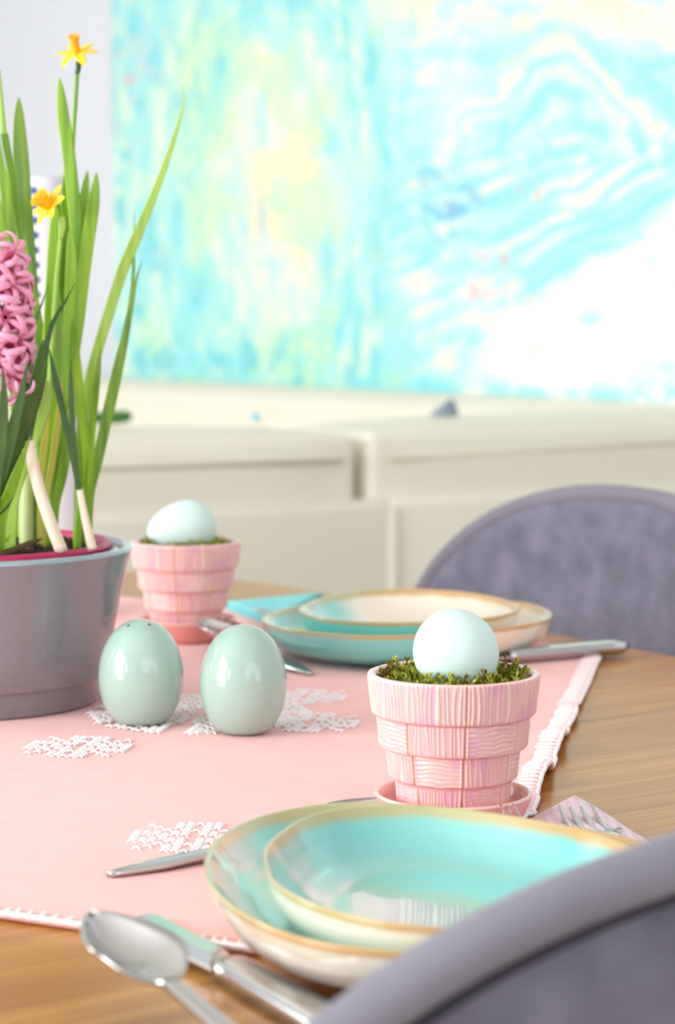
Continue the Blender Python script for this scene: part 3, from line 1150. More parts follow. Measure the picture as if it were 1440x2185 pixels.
v, f = egg_mesh(.055, .0432)
e1 = MB().add(v, f).build('egg', M['egg'], loc=(POT_F[0] + .0003, POT_F[1] + .0005, BASE + .0898))
# fuller end towards the camera
e1.rotation_euler = Vector((-.15, 1.0, .18)).to_track_quat('Z', 'Y').to_euler()
tag(e1, 'pale blue egg seen end on in the front pink pot', 'egg', 'pale blue hen eggs')
e2 = e1.copy()
COL.objects.link(e2)
e2.location = (-0.1238, 1.783, BASE + .0893)
e2.rotation_euler = Vector((-1.0, -.15, -.16)).to_track_quat('Z', 'Y').to_euler()
e2['label'] = 'pale blue egg lying on its side in the rear pink pot behind the shakers'

# slender vase behind the planter
VP = dep(97, 600, 1.93)
vase = thing('bottle_vase', 'slender white ceramic vase with a row of blue dots behind the daffodil leaves', 'vase', (VP.x, VP.y, BASE))
vz = dep(97, 378, 1.93).z - BASE
vprof = [(.001, 0), (.030, 0), (.034, .004), (.036, .04), (.033, .10), (.026, .17), (.0205, .24), (.0175, .32), (.0165, vz - .004), (.0155, vz), (.0140, vz - .001), (.0135, vz - .02), (.014, .30), (.001, .28)]
MB().add(*lathe([tuple(p) for p in [(max(.001, q.x), q.z) for q in catmull([Vector((r, 0, z)) for r, z in vprof[:9]], 5)]] + vprof[9:], 64)).build('vase_body', M['shade'], vase)
dotv, dotf = lathe([(.0002, .0011), (.0024, .0008), (.0036, 0), (.0024, -.0008), (.0002, -.0011)], 12)
dot_mesh = None
for c in range(3):
    for k in range(8):
        z = vz - .012 - k * .0125
        a = -math.pi / 2 - .44 + c * 2 * math.pi / 3 + .022 * k
        r = .0165 + (.0205 - .0165) * max(0, (vz - z)) / .12
        if dot_mesh is None:
            d = link_mesh('dot', dotv, dotf, M['blue_dot'], vase)
            dot_mesh = d.data
        else:
            d = bpy.data.objects.new('dot', dot_mesh)
            COL.objects.link(d)
            d.parent = vase
        n_ = Vector((math.cos(a), math.sin(a), 0))
        d.location = n_ * r + Vector((0, 0, z))
        d.rotation_euler = n_.to_track_quat('Z', 'Y').to_euler()

# ------------------------------------------------------------------ egg shaped shakers
def shaker(name, x, y, w, h, label, holes, rz=0.0):
    t = thing(name, label, 'shaker', (x, y, BASE), rz, 'mint ceramic egg shakers')
    prof = [(.0005, .0008), (w * .19, .0008), (w * .215, 0.0), (w * .25, .0006)]
    m = 40
    zc = h * .445
    for i in range(1, m + 1):
        a = -math.pi / 2 + math.radians(31) + (math.pi - math.radians(31)) * i / m
        if a <= 0:
            z = zc + math.sin(a) * zc * 1.13
            r = w / 2 * max(0, math.cos(a)) ** .86
        else:
            z = zc + math.sin(a) * (h - zc)
            r = w / 2 * max(1e-4, math.cos(a)) ** .93
        if z > .001:
            prof.append((max(r, 1e-4), z))
    MB().add(*lathe(prof, 72)).build('ceramic_body', M['shaker'], t)
    prof_up = [q for q in prof if q[1] > zc]

    def rad(z):
        for (q0, q1) in zip(prof_up, prof_up[1:]):
            if q0[1] <= z <= q1[1]:
                k = (z - q0[1]) / (q1[1] - q0[1])
                return q0[0] + k * (q1[0] - q0[0])
        return 0
    for (a, z) in holes:
        r = rad(z)
        d = rad(z + .0008) - r
        nrm = Vector((math.cos(a) * .0008, math.sin(a) * .0008, -d)).normalized()
        q = Vector((r * math.cos(a), r * math.sin(a), z)) + nrm * .00012
        o = MB().add(*lathe([(.0001, .0001), (.0009, .0001), (.0011, -.0003)], 14)).build('pour_hole', M['hole'], t)
        o.location = q
        o.rotation_euler = nrm.to_track_quat('Z', 'Y').to_euler()
    return t


shaker('salt_shaker', -0.1250, 1.416, .0542, .0668, 'mint egg-shaped shaker with two dark holes beside the grey planter',
       [(math.radians(-128), .0640), (math.radians(-52), .0645), (math.radians(90), .0645)])
shaker('pepper_shaker', -0.0586, 1.386, .0542, .0676, 'mint egg-shaped shaker without visible holes in front of the far spoon', [(math.radians(90), .0648)])

# ------------------------------------------------------------------ plates
def outline_fn(pts):
    """periodic smooth radius over the angle from (degrees, radius) pairs"""
    pts = sorted((d % 360, r) for d, r in pts)
    ds = np.array([pts[-1][0] - 360] + [d for d, r in pts] + [pts[0][0] + 360])
    rs = np.array([pts[-1][1]] + [r for d, r in pts] + [pts[0][1]])
    g = np.arange(360.0)
    rr = np.interp(g, ds, rs)
    k = np.exp(-(np.arange(-24, 25) / 10.0) ** 2)
    k /= k.sum()
    rr = np.convolve(np.concatenate([rr[-24:], rr, rr[:24]]), k, 'valid')
    return lambda a: np.interp(np.degrees(a) % 360, np.arange(361.0), np.append(rr, rr[0]))


def plate_mesh(pts, seed, cdir, t_in, t_out, bright):
    """organic stoneware plate; glaze turns from turquoise to cream along cdir (degrees)"""
    n = 216
    prof = [(0.002, .0068), (.30, .0068), (.52, .0072), (.68, .0084), (.80, .0122), (.89, .0192), (.945, .0262), (.970, .0298), (.982, .0316), (.995, .0322), (1.003, .0314), (1.0, .0295),
            (.990, .0245), (.968, .0180), (.920, .0105), (.845, .0055), (.75, .0034), (.69, .0028), (.67, 0.0), (.63, 0.0), (.615, .0028), (.3, .0032), (.002, .0032)]
    pr = []
    for (q0, q1) in zip(prof, prof[1:]):
        for k in range(3):
            t = k / 3
            pr.append((q0[0] + t * (q1[0] - q0[0]), q0[1] + t * (q1[1] - q0[1])))
    pr.append(prof[-1])
    prof = pr
    lip_i = max(range(len(prof)), key=lambda i: prof[i][1])
    ang = np.arange(n) / n * 2 * np.pi
    Rr = outline_fn(pts)(ang)
    R = float(Rr.mean())
    L = lambda c: np.array(lin(c))
    teal, teal2, cream, tan, gold, olive = L((112, 204, 198)), L((146, 222, 214)), L((242, 233, 214)), L((208, 192, 150)), L((206, 150, 66)), L((184, 172, 112))
    if bright:
        teal, teal2 = L((112, 200, 194)), L((146, 214, 206))
    cx, cy = math.cos(math.radians(cdir)), math.sin(math.radians(cdir))
    rows, cols = [], []
    for i, (q, z) in enumerate(prof):
        z = z * .90
        f = sstep(.1, .95, np.array(q))
        r = q * (R * (1 - f) + Rr * f)
        x, y = r * np.cos(ang), r * np.sin(ang)
        nz_ = fbm(x * 26 + seed, y * 26 + 5, 4) - .5
        inside = i <= lip_i
        s = (x * cx + y * cy) / R + .34 * nz_
        k = (sstep(t_in - .18, t_in + .18, s) if inside else sstep(t_out - .22, t_out + .22, s))[:, None]
        mixt = np.clip(.45 + 1.3 * (fbm(x * 14 + 40, y * 14 + seed, 3) - .5), 0, 1)[:, None]
        c = (teal[None] * (1 - mixt) + teal2[None] * mixt) * (1 - k) + cream[None] * k
        nr = fbm(np.cos(ang) * 5 + seed + 3, np.sin(ang) * 5 + 9, 3) - .5
        wv = sstep(.940, .968, np.array(q) + .022 * nr) if inside else sstep(.0248, .0266, z + .0016 * nr)
        g = sstep(-.5, .35, x * cx / R + y * cy / R + .6 * nr)[:, None]
        rim = olive[None] * (1 - g) + gold[None] * g
        rim = rim * .8 + tan[None] * .2
        cc = (wv * .92)[:, None]
        c = c * (1 - cc) + rim * cc
        rows.append(np.stack([x, y, np.full(n, z)], -1))
        cols.append(c)
    V, C = np.concatenate(rows), np.concatenate(cols)
    F = []
    for i in range(len(rows) - 1):
        a = i * n
        for k in range(n):
            k2 = (k + 1) % n
            F.append((a + k, a + k2, a + n + k2, a + n + k))
    return V, F, C


def plate(name, pts, x, y, z, label, seed, cdir, t_in, t_out, bright=False):
    V, F, C = plate_mesh(pts, seed, cdir, t_in, t_out, bright)
    o = fix_normals(link_mesh(name, V.tolist(), F, M['plate'], loc=(x, y, z), colors=C))
    return tag(o, label, 'plate', 'turquoise and cream stoneware plates')


NEAR_BIG = [(181, .1126), (160.7, .1193), (145.8, .1266), (131, .1348), (119, .137), (111, .1345), (100, .118), (90, .103), (60, .085), (30, .087), (0, .098), (-45, .115), (-80, .127), (250, .1356), (237, .1333), (222.5, .1228), (204.7, .1154)]
NEAR_SMALL = [(184, .084), (149, .0926), (125.5, .1094), (114, .1117), (99, .1049), (87, .092), (64, .078), (31, .072), (19, .072), (0, .078), (-40, .09), (-80, .102), (259, .105), (253, .1045), (242, .101), (229, .0955), (210, .0889)]
FAR_SMALL = [(192, .0865), (167, .0797), (130, .0872), (104, .1034), (87, .1066), (69.5, .1004), (44, .0878), (16.4, .0823), (-5, .0841), (-28, .0841), (-60, .088), (-91, .091), (-107, .0978), (230, .0986), (216, .0949)]
FAR_BIG = [(195, .117), (172, .107), (153, .1035), (120, .105), (90, .104), (60, .108), (42.6, .1256), (21, .115), (2, .1115), (-15.6, .1048), (-36, .0957), (-64.5, .0949), (-86.6, .1025), (-104, .113), (-122, .1156), (215, .1184)]
plate('dinner_plate', NEAR_BIG, .058, .932, BASE, 'large turquoise stoneware plate with gold rim under the front small plate', 2, -40, .75, -2.5, True)
plate('side_plate', NEAR_SMALL, .055, .912, BASE + .0074, 'smaller turquoise stoneware plate stacked on the front dinner plate', 8, -25, .72, -2.5, True)
plate('dinner_plate', FAR_BIG, .055, 1.715, BASE, 'large half turquoise half cream plate below the rear small plate', 4, 0, .1, .35)
plate('side_plate', FAR_SMALL, .056, 1.715, BASE + .0074, 'small half cream plate stacked on the rear dinner plate near the far chair', 6, 10, -.38, .35)

# ------------------------------------------------------------------ cutlery  (local +x from the handle end to the tip)
def strip_mesh(stations, m=9):
    """stations: (x, half width, z centre, hollow depth, thickness); closed sheet"""
    v, f = [], []
    ns_ = len(stations)
    for (x, w, z, d, t) in stations:
        for k in range(m):
            s = -1 + 2 * k / (m - 1)
            v.append((x, w * s, z - d * (1 - s * s) + t / 2))
        for k in range(m):
            s = 1 - 2 * k / (m - 1)
            v.append((x, w * s, z - d * (1 - s * s) - t / 2))
    r = 2 * m
    for i in range(ns_ - 1):
        for k in range(r):
            k2 = (k + 1) % r
            f.append((i * r + k, i * r + k2, (i + 1) * r + k2, (i + 1) * r + k))
    f.append(tuple(range(r - 1, -1, -1)))
    f.append(tuple(range((ns_ - 1) * r, ns_ * r)))
    return v, f


def handle_stations(L, wend=.0085, wneck=.0030, rise=.012):
    st = []
    for i in range(25):
        t = i / 24
        x = L * t
        w = wneck + (wend - wneck) * (1 - t) ** 1.6
        w *= min(1, .25 + 3.2 * t) if t < .235 else 1
        z = .0016 + rise * (t ** 2.2)
        st.append((x, w, z, -.0005, .0022 + .0008 * t))
    return st


def spoon(name, handle, bl, bw, label, loc, direction, tilt=0.0, lift=0.0, rise=.010, group=None):
    st = handle_stations(handle, rise=rise)
    z_n = st[-1][2]
    out = list(st)
    m = 26
    for i in range(1, m + 1):
        t = i / m
        x = handle + bl * t
        s = min(1, t / .22)
        w = (bw / 2) * (math.sin(math.pi * t ** .82) ** .62 if 0 < t < 1 else 0)
        w = max(w, .0030 * (1 - t) + .0002)
        dp = .0085 * (math.sin(math.pi * min(1, t * .98)) ** .75)
        z = z_n + (.0105 - z_n) * sstep(0, .35, np.array(t)) + .0008 * t
        out.append((x, w, float(z), dp, .0016))
    o = fix_normals(link_mesh(name, *strip_mesh(out, 13), M['steel']))
    place(o, loc, direction, tilt, lift)
    tag(o, label, 'spoon', group)
    return o


def place(o, loc, direction, tilt=0.0, lift=0.0):
    d = Vector(direction)
    o.location = (loc[0], loc[1], loc[2] + lift)
    o.rotation_euler = (0, -tilt, math.atan2(d.y, d.x))


def fork(name, handle, head, hw, tines, label, loc, direction, tilt=0.0, lift=0.0, group=None):
    t_ = thing(name, label, 'fork', (0, 0, 0), 0, group)
    st = handle_stations(handle, rise=.005)
    zn = st[-1][2]
    hb = head * .42
    out = list(st)
    for i in range(1, 11):
        t = i / 10
        w = .0030 + (hw / 2 - .0030) * float(sstep(0, .8, np.array(t)))
        out.append((handle + hb * t, w, zn - .004 * t, .0018 * t, .0017))
    fix_normals(link_mesh('handle', *strip_mesh(out, 9), M['steel'], t_))
    x0, z0 = handle + hb, zn - .004
    tl = head - hb
    for k in range(tines):
        y = -hw / 2 + hw * (k + .5) / tines
        dz = -.0018 * (1 - (2 * y / hw) ** 2)
        pts = [(x0 - .001, y, z0 + dz), (x0 + tl * .35, y, z0 - .0012 + dz), (x0 + tl * .7, y, z0 + .0006 + dz), (x0 + tl, y * .97, z0 + .0045 + dz)]
        w = hw / tines * .30
        pp = catmull(pts, 4)
        MB().add(*tube(pp, [w * (1 - .55 * (i / (len(pp) - 1)) ** 2) for i in range(len(pp))], 8, wide=(0, 1, 0), flat=.62)).build('tine', M['steel'], t_)
    place(t_, loc, direction, tilt, lift)
    return t_


def knife(name, handle, blade, label, loc, direction, group=None):
    t_ = thing(name, label, 'knife', (0, 0, 0), 0, group)
    st = []
    for i in range(21):
        t = i / 20
        x = handle * t
        w = .0104 - .0034 * t
        w *= min(1, .35 + 5 * t)
        th = (.0096 - .001 * t) * min(1, .4 + 5 * t)
        st.append((x, w, .0056, -.0012, th))
    st.append((handle + .002, .0072, .0056, -.001, .0085))
    st.append((handle + .006, .0072, .0056, -.001, .0082))
    fix_normals(link_mesh('handle', *strip_mesh(st, 9), M['steel'], t_))
    bs = []
    for i in range(25):
        t = i / 24
        x = handle + .006 + blade * t
        top = .0062 + .0028 * math.sin(math.pi * min(1, t * 1.15) * .5)
        bot = .0062 + .0045 * float(sstep(0, .3, np.array(t)))
        if t > .72:
            k = (t - .72) / .28
            top = top * math.sqrt(max(0, 1 - k ** 2.2)) * 1.0 - .002 * k
            top = max(top, -bot * (1 - k * .15) + .0004)
        bs.append((x, top, bot))
    v, f = [], []
    for (x, top, bot) in bs:
        v += [(x, top, .0050), (x, top, .0066), (x, (top - bot) / 2, .0068), (x, -bot, .0060), (x, -bot, .0056), (x, (top - bot) / 2, .0048)]
    for i in range(len(bs) - 1):
        for k in range(6):
            k2 = (k + 1) % 6
            f.append((i * 6 + k, i * 6 + k2, (i + 1) * 6 + k2, (i + 1) * 6 + k))
    f.append((5, 4, 3, 2, 1, 0))
    f.append(tuple(range(24 * 6, 25 * 6)))
    fix_normals(link_mesh('blade', v, f, M['steel'], t_, smooth=False))
    place(t_, loc, direction)
    return t_


# front place setting
pk = tab(500, 2074, .005)
kd = Vector((-.50, .866, 0))
kh = pk - kd * .106
knife('table_knife', .106, .086, 'steel table knife lying under the tilted spoon on the bare wood', (kh.x, kh.y, TABLE - .0008), kd, 'steel cutlery of the front setting')
sn = tab(356, 2186, .006)
sd_ = Vector((-.58, .815, 0)).normalized()
sh_ = sn - sd_ * .120
spoon('dessert_spoon', .120, .058, .0355, 'steel spoon with its bowl resting on the front knife blade', (sh_.x, sh_.y, TABLE), sd_, tilt=.135, lift=.0005, rise=.004)
h0, h1 = tab(232, 1873, .003), Vector((.0265, 1.126, 0))
dd = (h1 - h0); dd.z = 0
spoon('dessert_spoon', dd.length - .044, .044, .028, 'steel spoon on the cloth with only its handle showing left of the front plates', (h0.x, h0.y, BASE - .0005), dd, tilt=.022, rise=.003)
t0 = Vector((.0835, 1.0985, 0))
fd = Vector((-.35, .937, 0)).normalized()
fh = t0 - fd * .130
fork('cake_fork', .088, .042, .0105, 3, 'small steel fork whose tine tips peek over the front plate', (fh.x, fh.y, BASE - .0005), fd, tilt=.098)

# front napkin with dinner fork
def napkin(name, pts, m, label, layers=3, dz=.0014, base=BASE):
    c = sum((Vector(p) for p in pts), Vector()) / len(pts)
    t_ = thing(name, label, 'napkin', (c.x, c.y, base - .001), 0, 'folded paper napkins')
    for k in range(layers):
        bm = bmesh.new()
        q = [Vector(p) for p in pts]
        sh = [(p - c) * (1 - .018 * k) for p in q]
        off = Vector((-.0012 * k, .0008 * k, 0))
        # subdivide outline triangle into a small grid
        N = 10
        grid = {}
        for i in range(N + 1):
            for j in range(N + 1 - i):
                a, b = i / N, j / N
                p = sh[0] * (1 - a - b) + sh[1] * a + sh[2] * b + off
                z = .0006 + dz * k + .0007 * math.sin(9 * a + 3 * k) * math.sin(7 * b + k) + .0010
                grid[i, j] = bm.verts.new((p.x, p.y, z))
        for i in range(N):
            for j in range(N - i):
                bm.faces.new((grid[i, j], grid[i + 1, j], grid[i, j + 1]))
                if i + j < N - 1:
                    bm.faces.new((grid[i + 1, j], grid[i + 1, j + 1], grid[i, j + 1]))
        bmesh.ops.recalc_face_normals(bm, faces=bm.faces)
        me = bpy.data.meshes.new('fold')
        bm.to_mesh(me)
        bm.free()
        me.materials.append(m)
        me.polygons.foreach_set('use_smooth', [True] * len(me.polygons))
        o = bpy.data.objects.new('fold', me)
        COL.objects.link(o)
        o.parent = t_
        s = o.modifiers.new('thickness', 'SOLIDIFY')
        s.thickness = .0008
    return t_


nap = tab(1236, 1704, .004)
napkin('paper_napkin', [(nap.x, nap.y, 0), (nap.x + .048, nap.y - .205, 0), (nap.x - .082, nap.y - .165, 0)], M['napkin_pink'],
       'pink and white paper napkin folded to a point beside the front plates')
ft = tab(1232, 1719, .0133)
fd2 = Vector((-.155, .988, 0)).normalized()
fh2 = ft - fd2 * .185
fork('dinner_fork', .122, .066, .0235, 4, 'steel fork lying on the pink napkin right of the front plates', (fh2.x, fh2.y, BASE + .0030), fd2, tilt=.0)

# rear place setting
kt = tab(1337, 1384, .006)
kd3 = tab(1090, 1406, .006) - kt
kd3.z = 0
kd3.normalize()
knife('table_knife', .104, .105, 'steel table knife with dark end on the far cloth corner by the chair', (kt.x, kt.y, BASE - .0008), kd3)
h0 = tab(665, 1443, .003)
h1 = Vector((-.1045, 1.735, 0))
dd = h1 - h0; dd.z = 0
spoon('dessert_spoon', dd.length - .050, .050, .034, 'steel spoon behind the right egg shaker with its bowl by the rear pot', (h0.x, h0.y, BASE - .0005), dd, tilt=.08, rise=.006)
a0, a1, a2 = tab(480, 1296, .004), tab(700, 1276, .004), tab(590, 1338, .004)
napkin('paper_napkin', [(a0.x, a0.y, 0), (a2.x, a2.y, 0), (a1.x, a1.y, 0)], M['napkin_blue'], 'turquoise paper napkin folded to a point left of the rear plates', 4, .0018)
ft = tab(545, 1294, .018)
fd4 = Vector((-1, .12, 0)).normalized()
fh4 = ft - fd4 * .180
fork('dinner_fork', .118, .062, .0235, 4, 'steel fork on the turquoise napkin partly behind the rear plates', (fh4.x, fh4.y, BASE + .0065), fd4)


# ------------------------------------------------------------------ velvet chairs (local +y = the way the sitter faces)
CHW, CHZ, CHU, CHD = .254, .637, .200, .200     # half width, level of greatest width, height above, below


def chair_outline(th):
    c, s = math.cos(th), math.sin(th)
    n = 2.44
    k = (abs(c) ** n + abs(s) ** n) ** (-1 / n)
    x = k * c * CHW
    z = CHZ + k * s * (CHU if s > 0 else CHD)
    if s < 0:
        x *= 1 - .16 * (s * k) ** 2
    return x, z


def back_y(x, z):
    return 0.8 * x * x - (z - .45) * .12


def make_chair(name, label, loc, rz):
    t = thing(name, label, 'chair', (loc[0], loc[1], 0), rz, 'grey velvet shell chairs')
    N, R_ = 96, 14

    def face(side):
        v, f = [], []
        for i in range(R_ + 1):
            rho = (i / R_) ** .7
            for k in range(N):
                th = 2 * math.pi * k / N
                x, z = chair_outline(th)
                x, z = x * rho, CHZ + (z - CHZ) * rho
                if side > 0:
                    bulge = .0095 + .012 * (1 - rho ** 2)
                    if rho > .93:
                        bulge -= .006 * ((rho - .93) / .07) ** 2
                else:
                    x, z = x * .978, CHZ + (z - CHZ) * .978
                    bulge = .0005 + .0075 * (1 - rho ** 10)
                v.append((x, back_y(x, z) + side * bulge, z))
        for i in range(R_):
            for k in range(N):
                a, b = i * N + k, i * N + (k + 1) % N
                f.append((a, b, b + N, a + N))
        return v, f
    fix_normals(MB().add(*face(1)).build('back_cushion', M['velvet'], t))
    fix_normals(MB().add(*face(-1)).build('back_panel', M['velvet'], t))
    pts = []
    for k in range(N):
        x, z = chair_outline(2 * math.pi * k / N)
        pts.append(Vector((x, back_y(x, z), z)))
    v, f = [], []
    n = 12
    for k in range(N):
        tg = (pts[(k + 1) % N] - pts[k - 1]).normalized()
        out = Vector((pts[k].x, 0, pts[k].z - CHZ))
        out = (out - tg * out.dot(tg)).normalized()
        bi = tg.cross(out)
        for q in range(n):
            a = 2 * math.pi * q / n
            v.append(pts[k] + out * (.0095 * math.cos(a) - .001) + bi * (.0095 * math.sin(a)))
    for k in range(N):
        for q in range(n):
            a, b = k * n + q, k * n + (q + 1) % n
            a2, b2 = ((k + 1) % N) * n + q, ((k + 1) % N) * n + (q + 1) % n
            f.append((a, b, b2, a2))
    fix_normals(MB().add(v, f).build('back_rim', M['velvet_rim'], t))
    seam = []  # dark tube standing in for the gap shadow between rim and panel
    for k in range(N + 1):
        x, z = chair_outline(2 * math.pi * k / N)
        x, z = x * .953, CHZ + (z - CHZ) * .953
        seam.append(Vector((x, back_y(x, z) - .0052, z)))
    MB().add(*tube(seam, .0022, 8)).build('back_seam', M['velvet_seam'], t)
    # seat
    v, f = [], []
    prof = [(0.0, .485), (.5, .483), (.8, .476), (.93, .466), (1.0, .445), (.97, .425), (.8, .412), (0.0, .408)]
    for (r, z) in prof:
        for k in range(64):
            th = 2 * math.pi * k / 64
            c, s = math.cos(th), math.sin(th)
            kk = (abs(c) ** 2.8 + abs(s) ** 2.8) ** (-1 / 2.8)
            v.append((r * kk * c * .235, .235 + r * kk * s * .225, z))
    for i in range(len(prof) - 1):
        for k in range(64):
            a, b = i * 64 + k, i * 64 + (k + 1) % 64
            f.append((a, b, b + 64, a + 64))
    fix_normals(MB().add(v, f).build('seat', M['velvet'], t))
    for sx in (-1, 1):
        for (y0, y1) in ((.10, .02), (.36, .43)):
            MB().add(*tube([(sx * .13, y0, .415), (sx * .20, y1, .0)], [.014, .009], 12)).build('leg', M['black_metal'], t)
    return t


def face_rz(d):
    return math.atan2(d.y, d.x) - math.pi / 2


cf_ = room(1.337, -1.544, 0)
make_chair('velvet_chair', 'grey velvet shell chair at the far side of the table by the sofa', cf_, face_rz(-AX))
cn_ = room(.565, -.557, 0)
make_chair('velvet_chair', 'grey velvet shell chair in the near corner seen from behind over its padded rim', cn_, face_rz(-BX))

# ------------------------------------------------------------------ planter, inner pot, bulbs
PY = 1.507
PX = -0.2510
PB = TABLE + CL_Z + .0012
pl = thing('planter', 'grey glazed oval planter full of spring bulbs at the left edge', 'planter', (PX, PY, PB))
outer = [(.001, .0), (.088, .0), (.0895, .0015), (.0900, .0150), (.0908, .0163), (.0940, .0172), (.0950, .0186), (.0990, .042), (.1045, .070), (.1095, .093), (.1115, .0990), (.1125, .1020)]
rim = [(.1125, .1020), (.1122, .1040), (.1100, .1050), (.1078, .1042), (.1070, .1010)]
inn = [(.1070, .1010), (.1040, .090), (.0990, .065), (.0930, .040), (.0880, .012), (.001, .010)]
MB().add(*lathe(outer, 128)).add(*lathe(inn, 128)).build('planter_body', M['planter'], pl)
MB().add(*lathe(rim, 128)).build('planter_rim', M['planter_rim'], pl)
ip = thing('nursery_pot', 'raspberry pink plastic inner pot filled with dark soil inside the grey planter', 'flower pot', (PX - .0045, PY - .001, PB + .0125))
IPZ = .0125
prof = [(.001, 0), (.078, 0), (.080, .002), (.0985, .086), (.0990, .0885), (.1025, .0895), (.1030, .0920), (.1022, .0945), (.1000, .0950), (.0975, .0940), (.0960, .090), (.0780, .006), (.001, .005)]
MB().add(*lathe(prof, 128)).build('pot_wall', M['pink_plastic'], ip)
n, rings = 72, 22
v, f = [], []
rnd = random.Random(4)
for i in range(rings + 1):
    r = .0945 * i / rings
    for k in range(n):
        a = 2 * math.pi * k / n
        v.append((r * math.cos(a), r * math.sin(a), .0885 + rnd.uniform(-.003, .003) * (i < rings) + .006 * math.cos(r * 16)))
for i in range(rings):
    for k in range(n):
        a, b = i * n + k, i * n + (k + 1) % n
        f.append((a, b, b + n, a + n))
MB().add(v, f).build('soil', M['soil'], ip, smooth=False)
mb = MB()
for k in range(260):
    a, r = rnd.uniform(0, 6.283), .092 * math.sqrt(rnd.random())
    s = rnd.uniform(.0012, .0042)
    mt = Matrix.Translation((r * math.cos(a), r * math.sin(a), .0895 + .006 * math.cos(r * 16))) @ Matrix.Rotation(rnd.uniform(0, 3), 4, Vector((rnd.uniform(-1, 1), rnd.uniform(-1, 1), rnd.uniform(-1, 1))).normalized())
    mb.add(*box_vf((0, 0, 0), (s * rnd.uniform(.6, 1.8), s, s * .7), mt))
o = mb.build('soil_crumbs', M['soil'], ip, smooth=False)
o['kind'] = 'stuff'
MB().add(*box_vf((0, 0, 0), (.008, .007, .020), Matrix.Translation((.052, .02, .100)) @ Matrix.Rotation(.35, 4, 'Y'))).build('bark_chip', M['soil'], ip, smooth=False)

SOIL_Z = PB + IPZ + .090
PPM = 4800.0


def pdep(px, py, y):
    return dep(px, py, y - .033)



def leaf(root, pts, y0, y1, width, m, name='leaf', tip=.35, blunt=False, flat=.16, fold=.22, base_w=.8, n=10, per=6, wide=(1, .25, 0), ground=True):
    """pts run from tip to base in photo coordinates; y0/y1 = distance of tip/base; width in px"""
    k = len(pts)
    P = []
    for i, (x, y) in enumerate(pts):
        d = y0 + (y1 - y0) * i / (k - 1)
        P.append(pdep(x, y, d))
    if ground:
        q = P[-1]
        if q.z > SOIL_Z:
            P.append(Vector((q.x + (q.x - P[-2].x) * .3, q.y, SOIL_Z - .004)))
        P[-1].z = min(P[-1].z, SOIL_Z - .004)
    C_ = catmull(P, per)
    lens = [0]
    for a, b in zip(C_, C_[1:]):
        lens.append(lens[-1] + (b - a).length)
    tot = lens[-1]
    ym = (y0 + y1) / 2
    W = width / PPM * ym / 2
    R = []
    for l in lens:
        t = l / tot
        w = 1.0
        if t < tip:
            u = t / tip
            w = max(0, 1 - (1 - u) ** 2) ** .62 if blunt else (u ** .75 if tip > .32 else math.sin(u * math.pi / 2) ** .8)
        w = w * (1 - (1 - base_w) * max(0, (t - .5) / .5))
        R.append(max(W * w, .00025))
    C_ = [p - root.location for p in C_]
    return MB().add(*tube(C_, R, n, wide=wide, flat=flat, fold=fold)).build(name, m, root)


def stalk(root, pts, y0, y1, w0, w1, m, name='stem', ground=True, n=10):
    k = len(pts)
    P = [pdep(x, y, y0 + (y1 - y0) * i / (k - 1)) for i, (x, y) in enumerate(pts)]
    if ground:
        P.append(Vector((P[-1].x, P[-1].y, SOIL_Z - .004)))
    C_ = catmull(P, 6)
    R = [(w0 + (w1 - w0) * i / (len(C_) - 1)) / PPM * (y0 + y1) / 4 for i in range(len(C_))]
    return MB().add(*tube([p - root.location for p in C_], R, n)).build(name, m, root)


def rot_to(d):
    return Vector(d).to_track_quat('Z', 'Y').to_matrix().to_4x4()


def petal_vf(L, w, curl, thick=.0004, n=9, base=.25, spread=0.0, r0=.001):
    """petal in the local xz-plane: grows outward along +x, curls along z"""
    pts, R = [], []
    for i in range(n):
        t = i / (n - 1)
        x = r0 + L * (t * math.cos(spread) if True else 0)
        z = L * math.sin(spread) * t + curl * t * t
        pts.append(Vector((x, 0, z)))
        R.append(max(.0002, w / 2 * (math.sin(math.pi * (base * .35 + (1 - base * .35) * t)) ** .7)))
    return tube(pts, R, 8, wide=(0, 1, 0), flat=thick / (w / 2) * 1.3, fold=.25)


def daffodil(root, c, axis, plen, pw, cl, cr, spin, curls):
    fl = bpy.data.objects.new('flower', None)
    COL.objects.link(fl)
    fl.parent = root
    fl.location = Vector(c) - root.location
    q = Vector(axis).to_track_quat('Z', 'Y')
    fl.rotation_mode = 'QUATERNION'
    fl.rotation_quaternion = q
    for k in range(6):
        v, f = petal_vf(plen * (1 if k % 2 else .95), pw, curls[k], n=10)
        o = MB().add(v, f).build('petal', M['petal_yellow'], fl)
        o.rotation_euler = (0, 0, spin + k * math.pi / 3)
        o.location = (0, 0, -.0003 * (k % 2))
    n = 48
    prof = [(.0012, -.002), (cr * .62, 0), (cr * .72, cl * .3), (cr * .78, cl * .62), (cr * .95, cl * .88), (cr * 1.12, cl), (cr * 1.02, cl * .99), (cr * .74, cl * .7), (cr * .6, cl * .25), (.0008, .001)]
    v, f = lathe(prof, n)
    v = [list(p) for p in v]
    for i, (r, z) in enumerate(prof):
        if z > cl * .8:
            for k in range(n):
                s = 1 + .07 * math.sin(k * 2 * math.pi * 9 / n)
                v[i * n + k][0] *= s
                v[i * n + k][1] *= s
    MB().add(v, f).build('corona', M['corona'], fl)
    return fl


def plant(name, label, cat, px, y):
    q = pdep(px, 1165, y)
    return thing(name, label, cat, (q.x, q.y, SOIL_Z - .004))


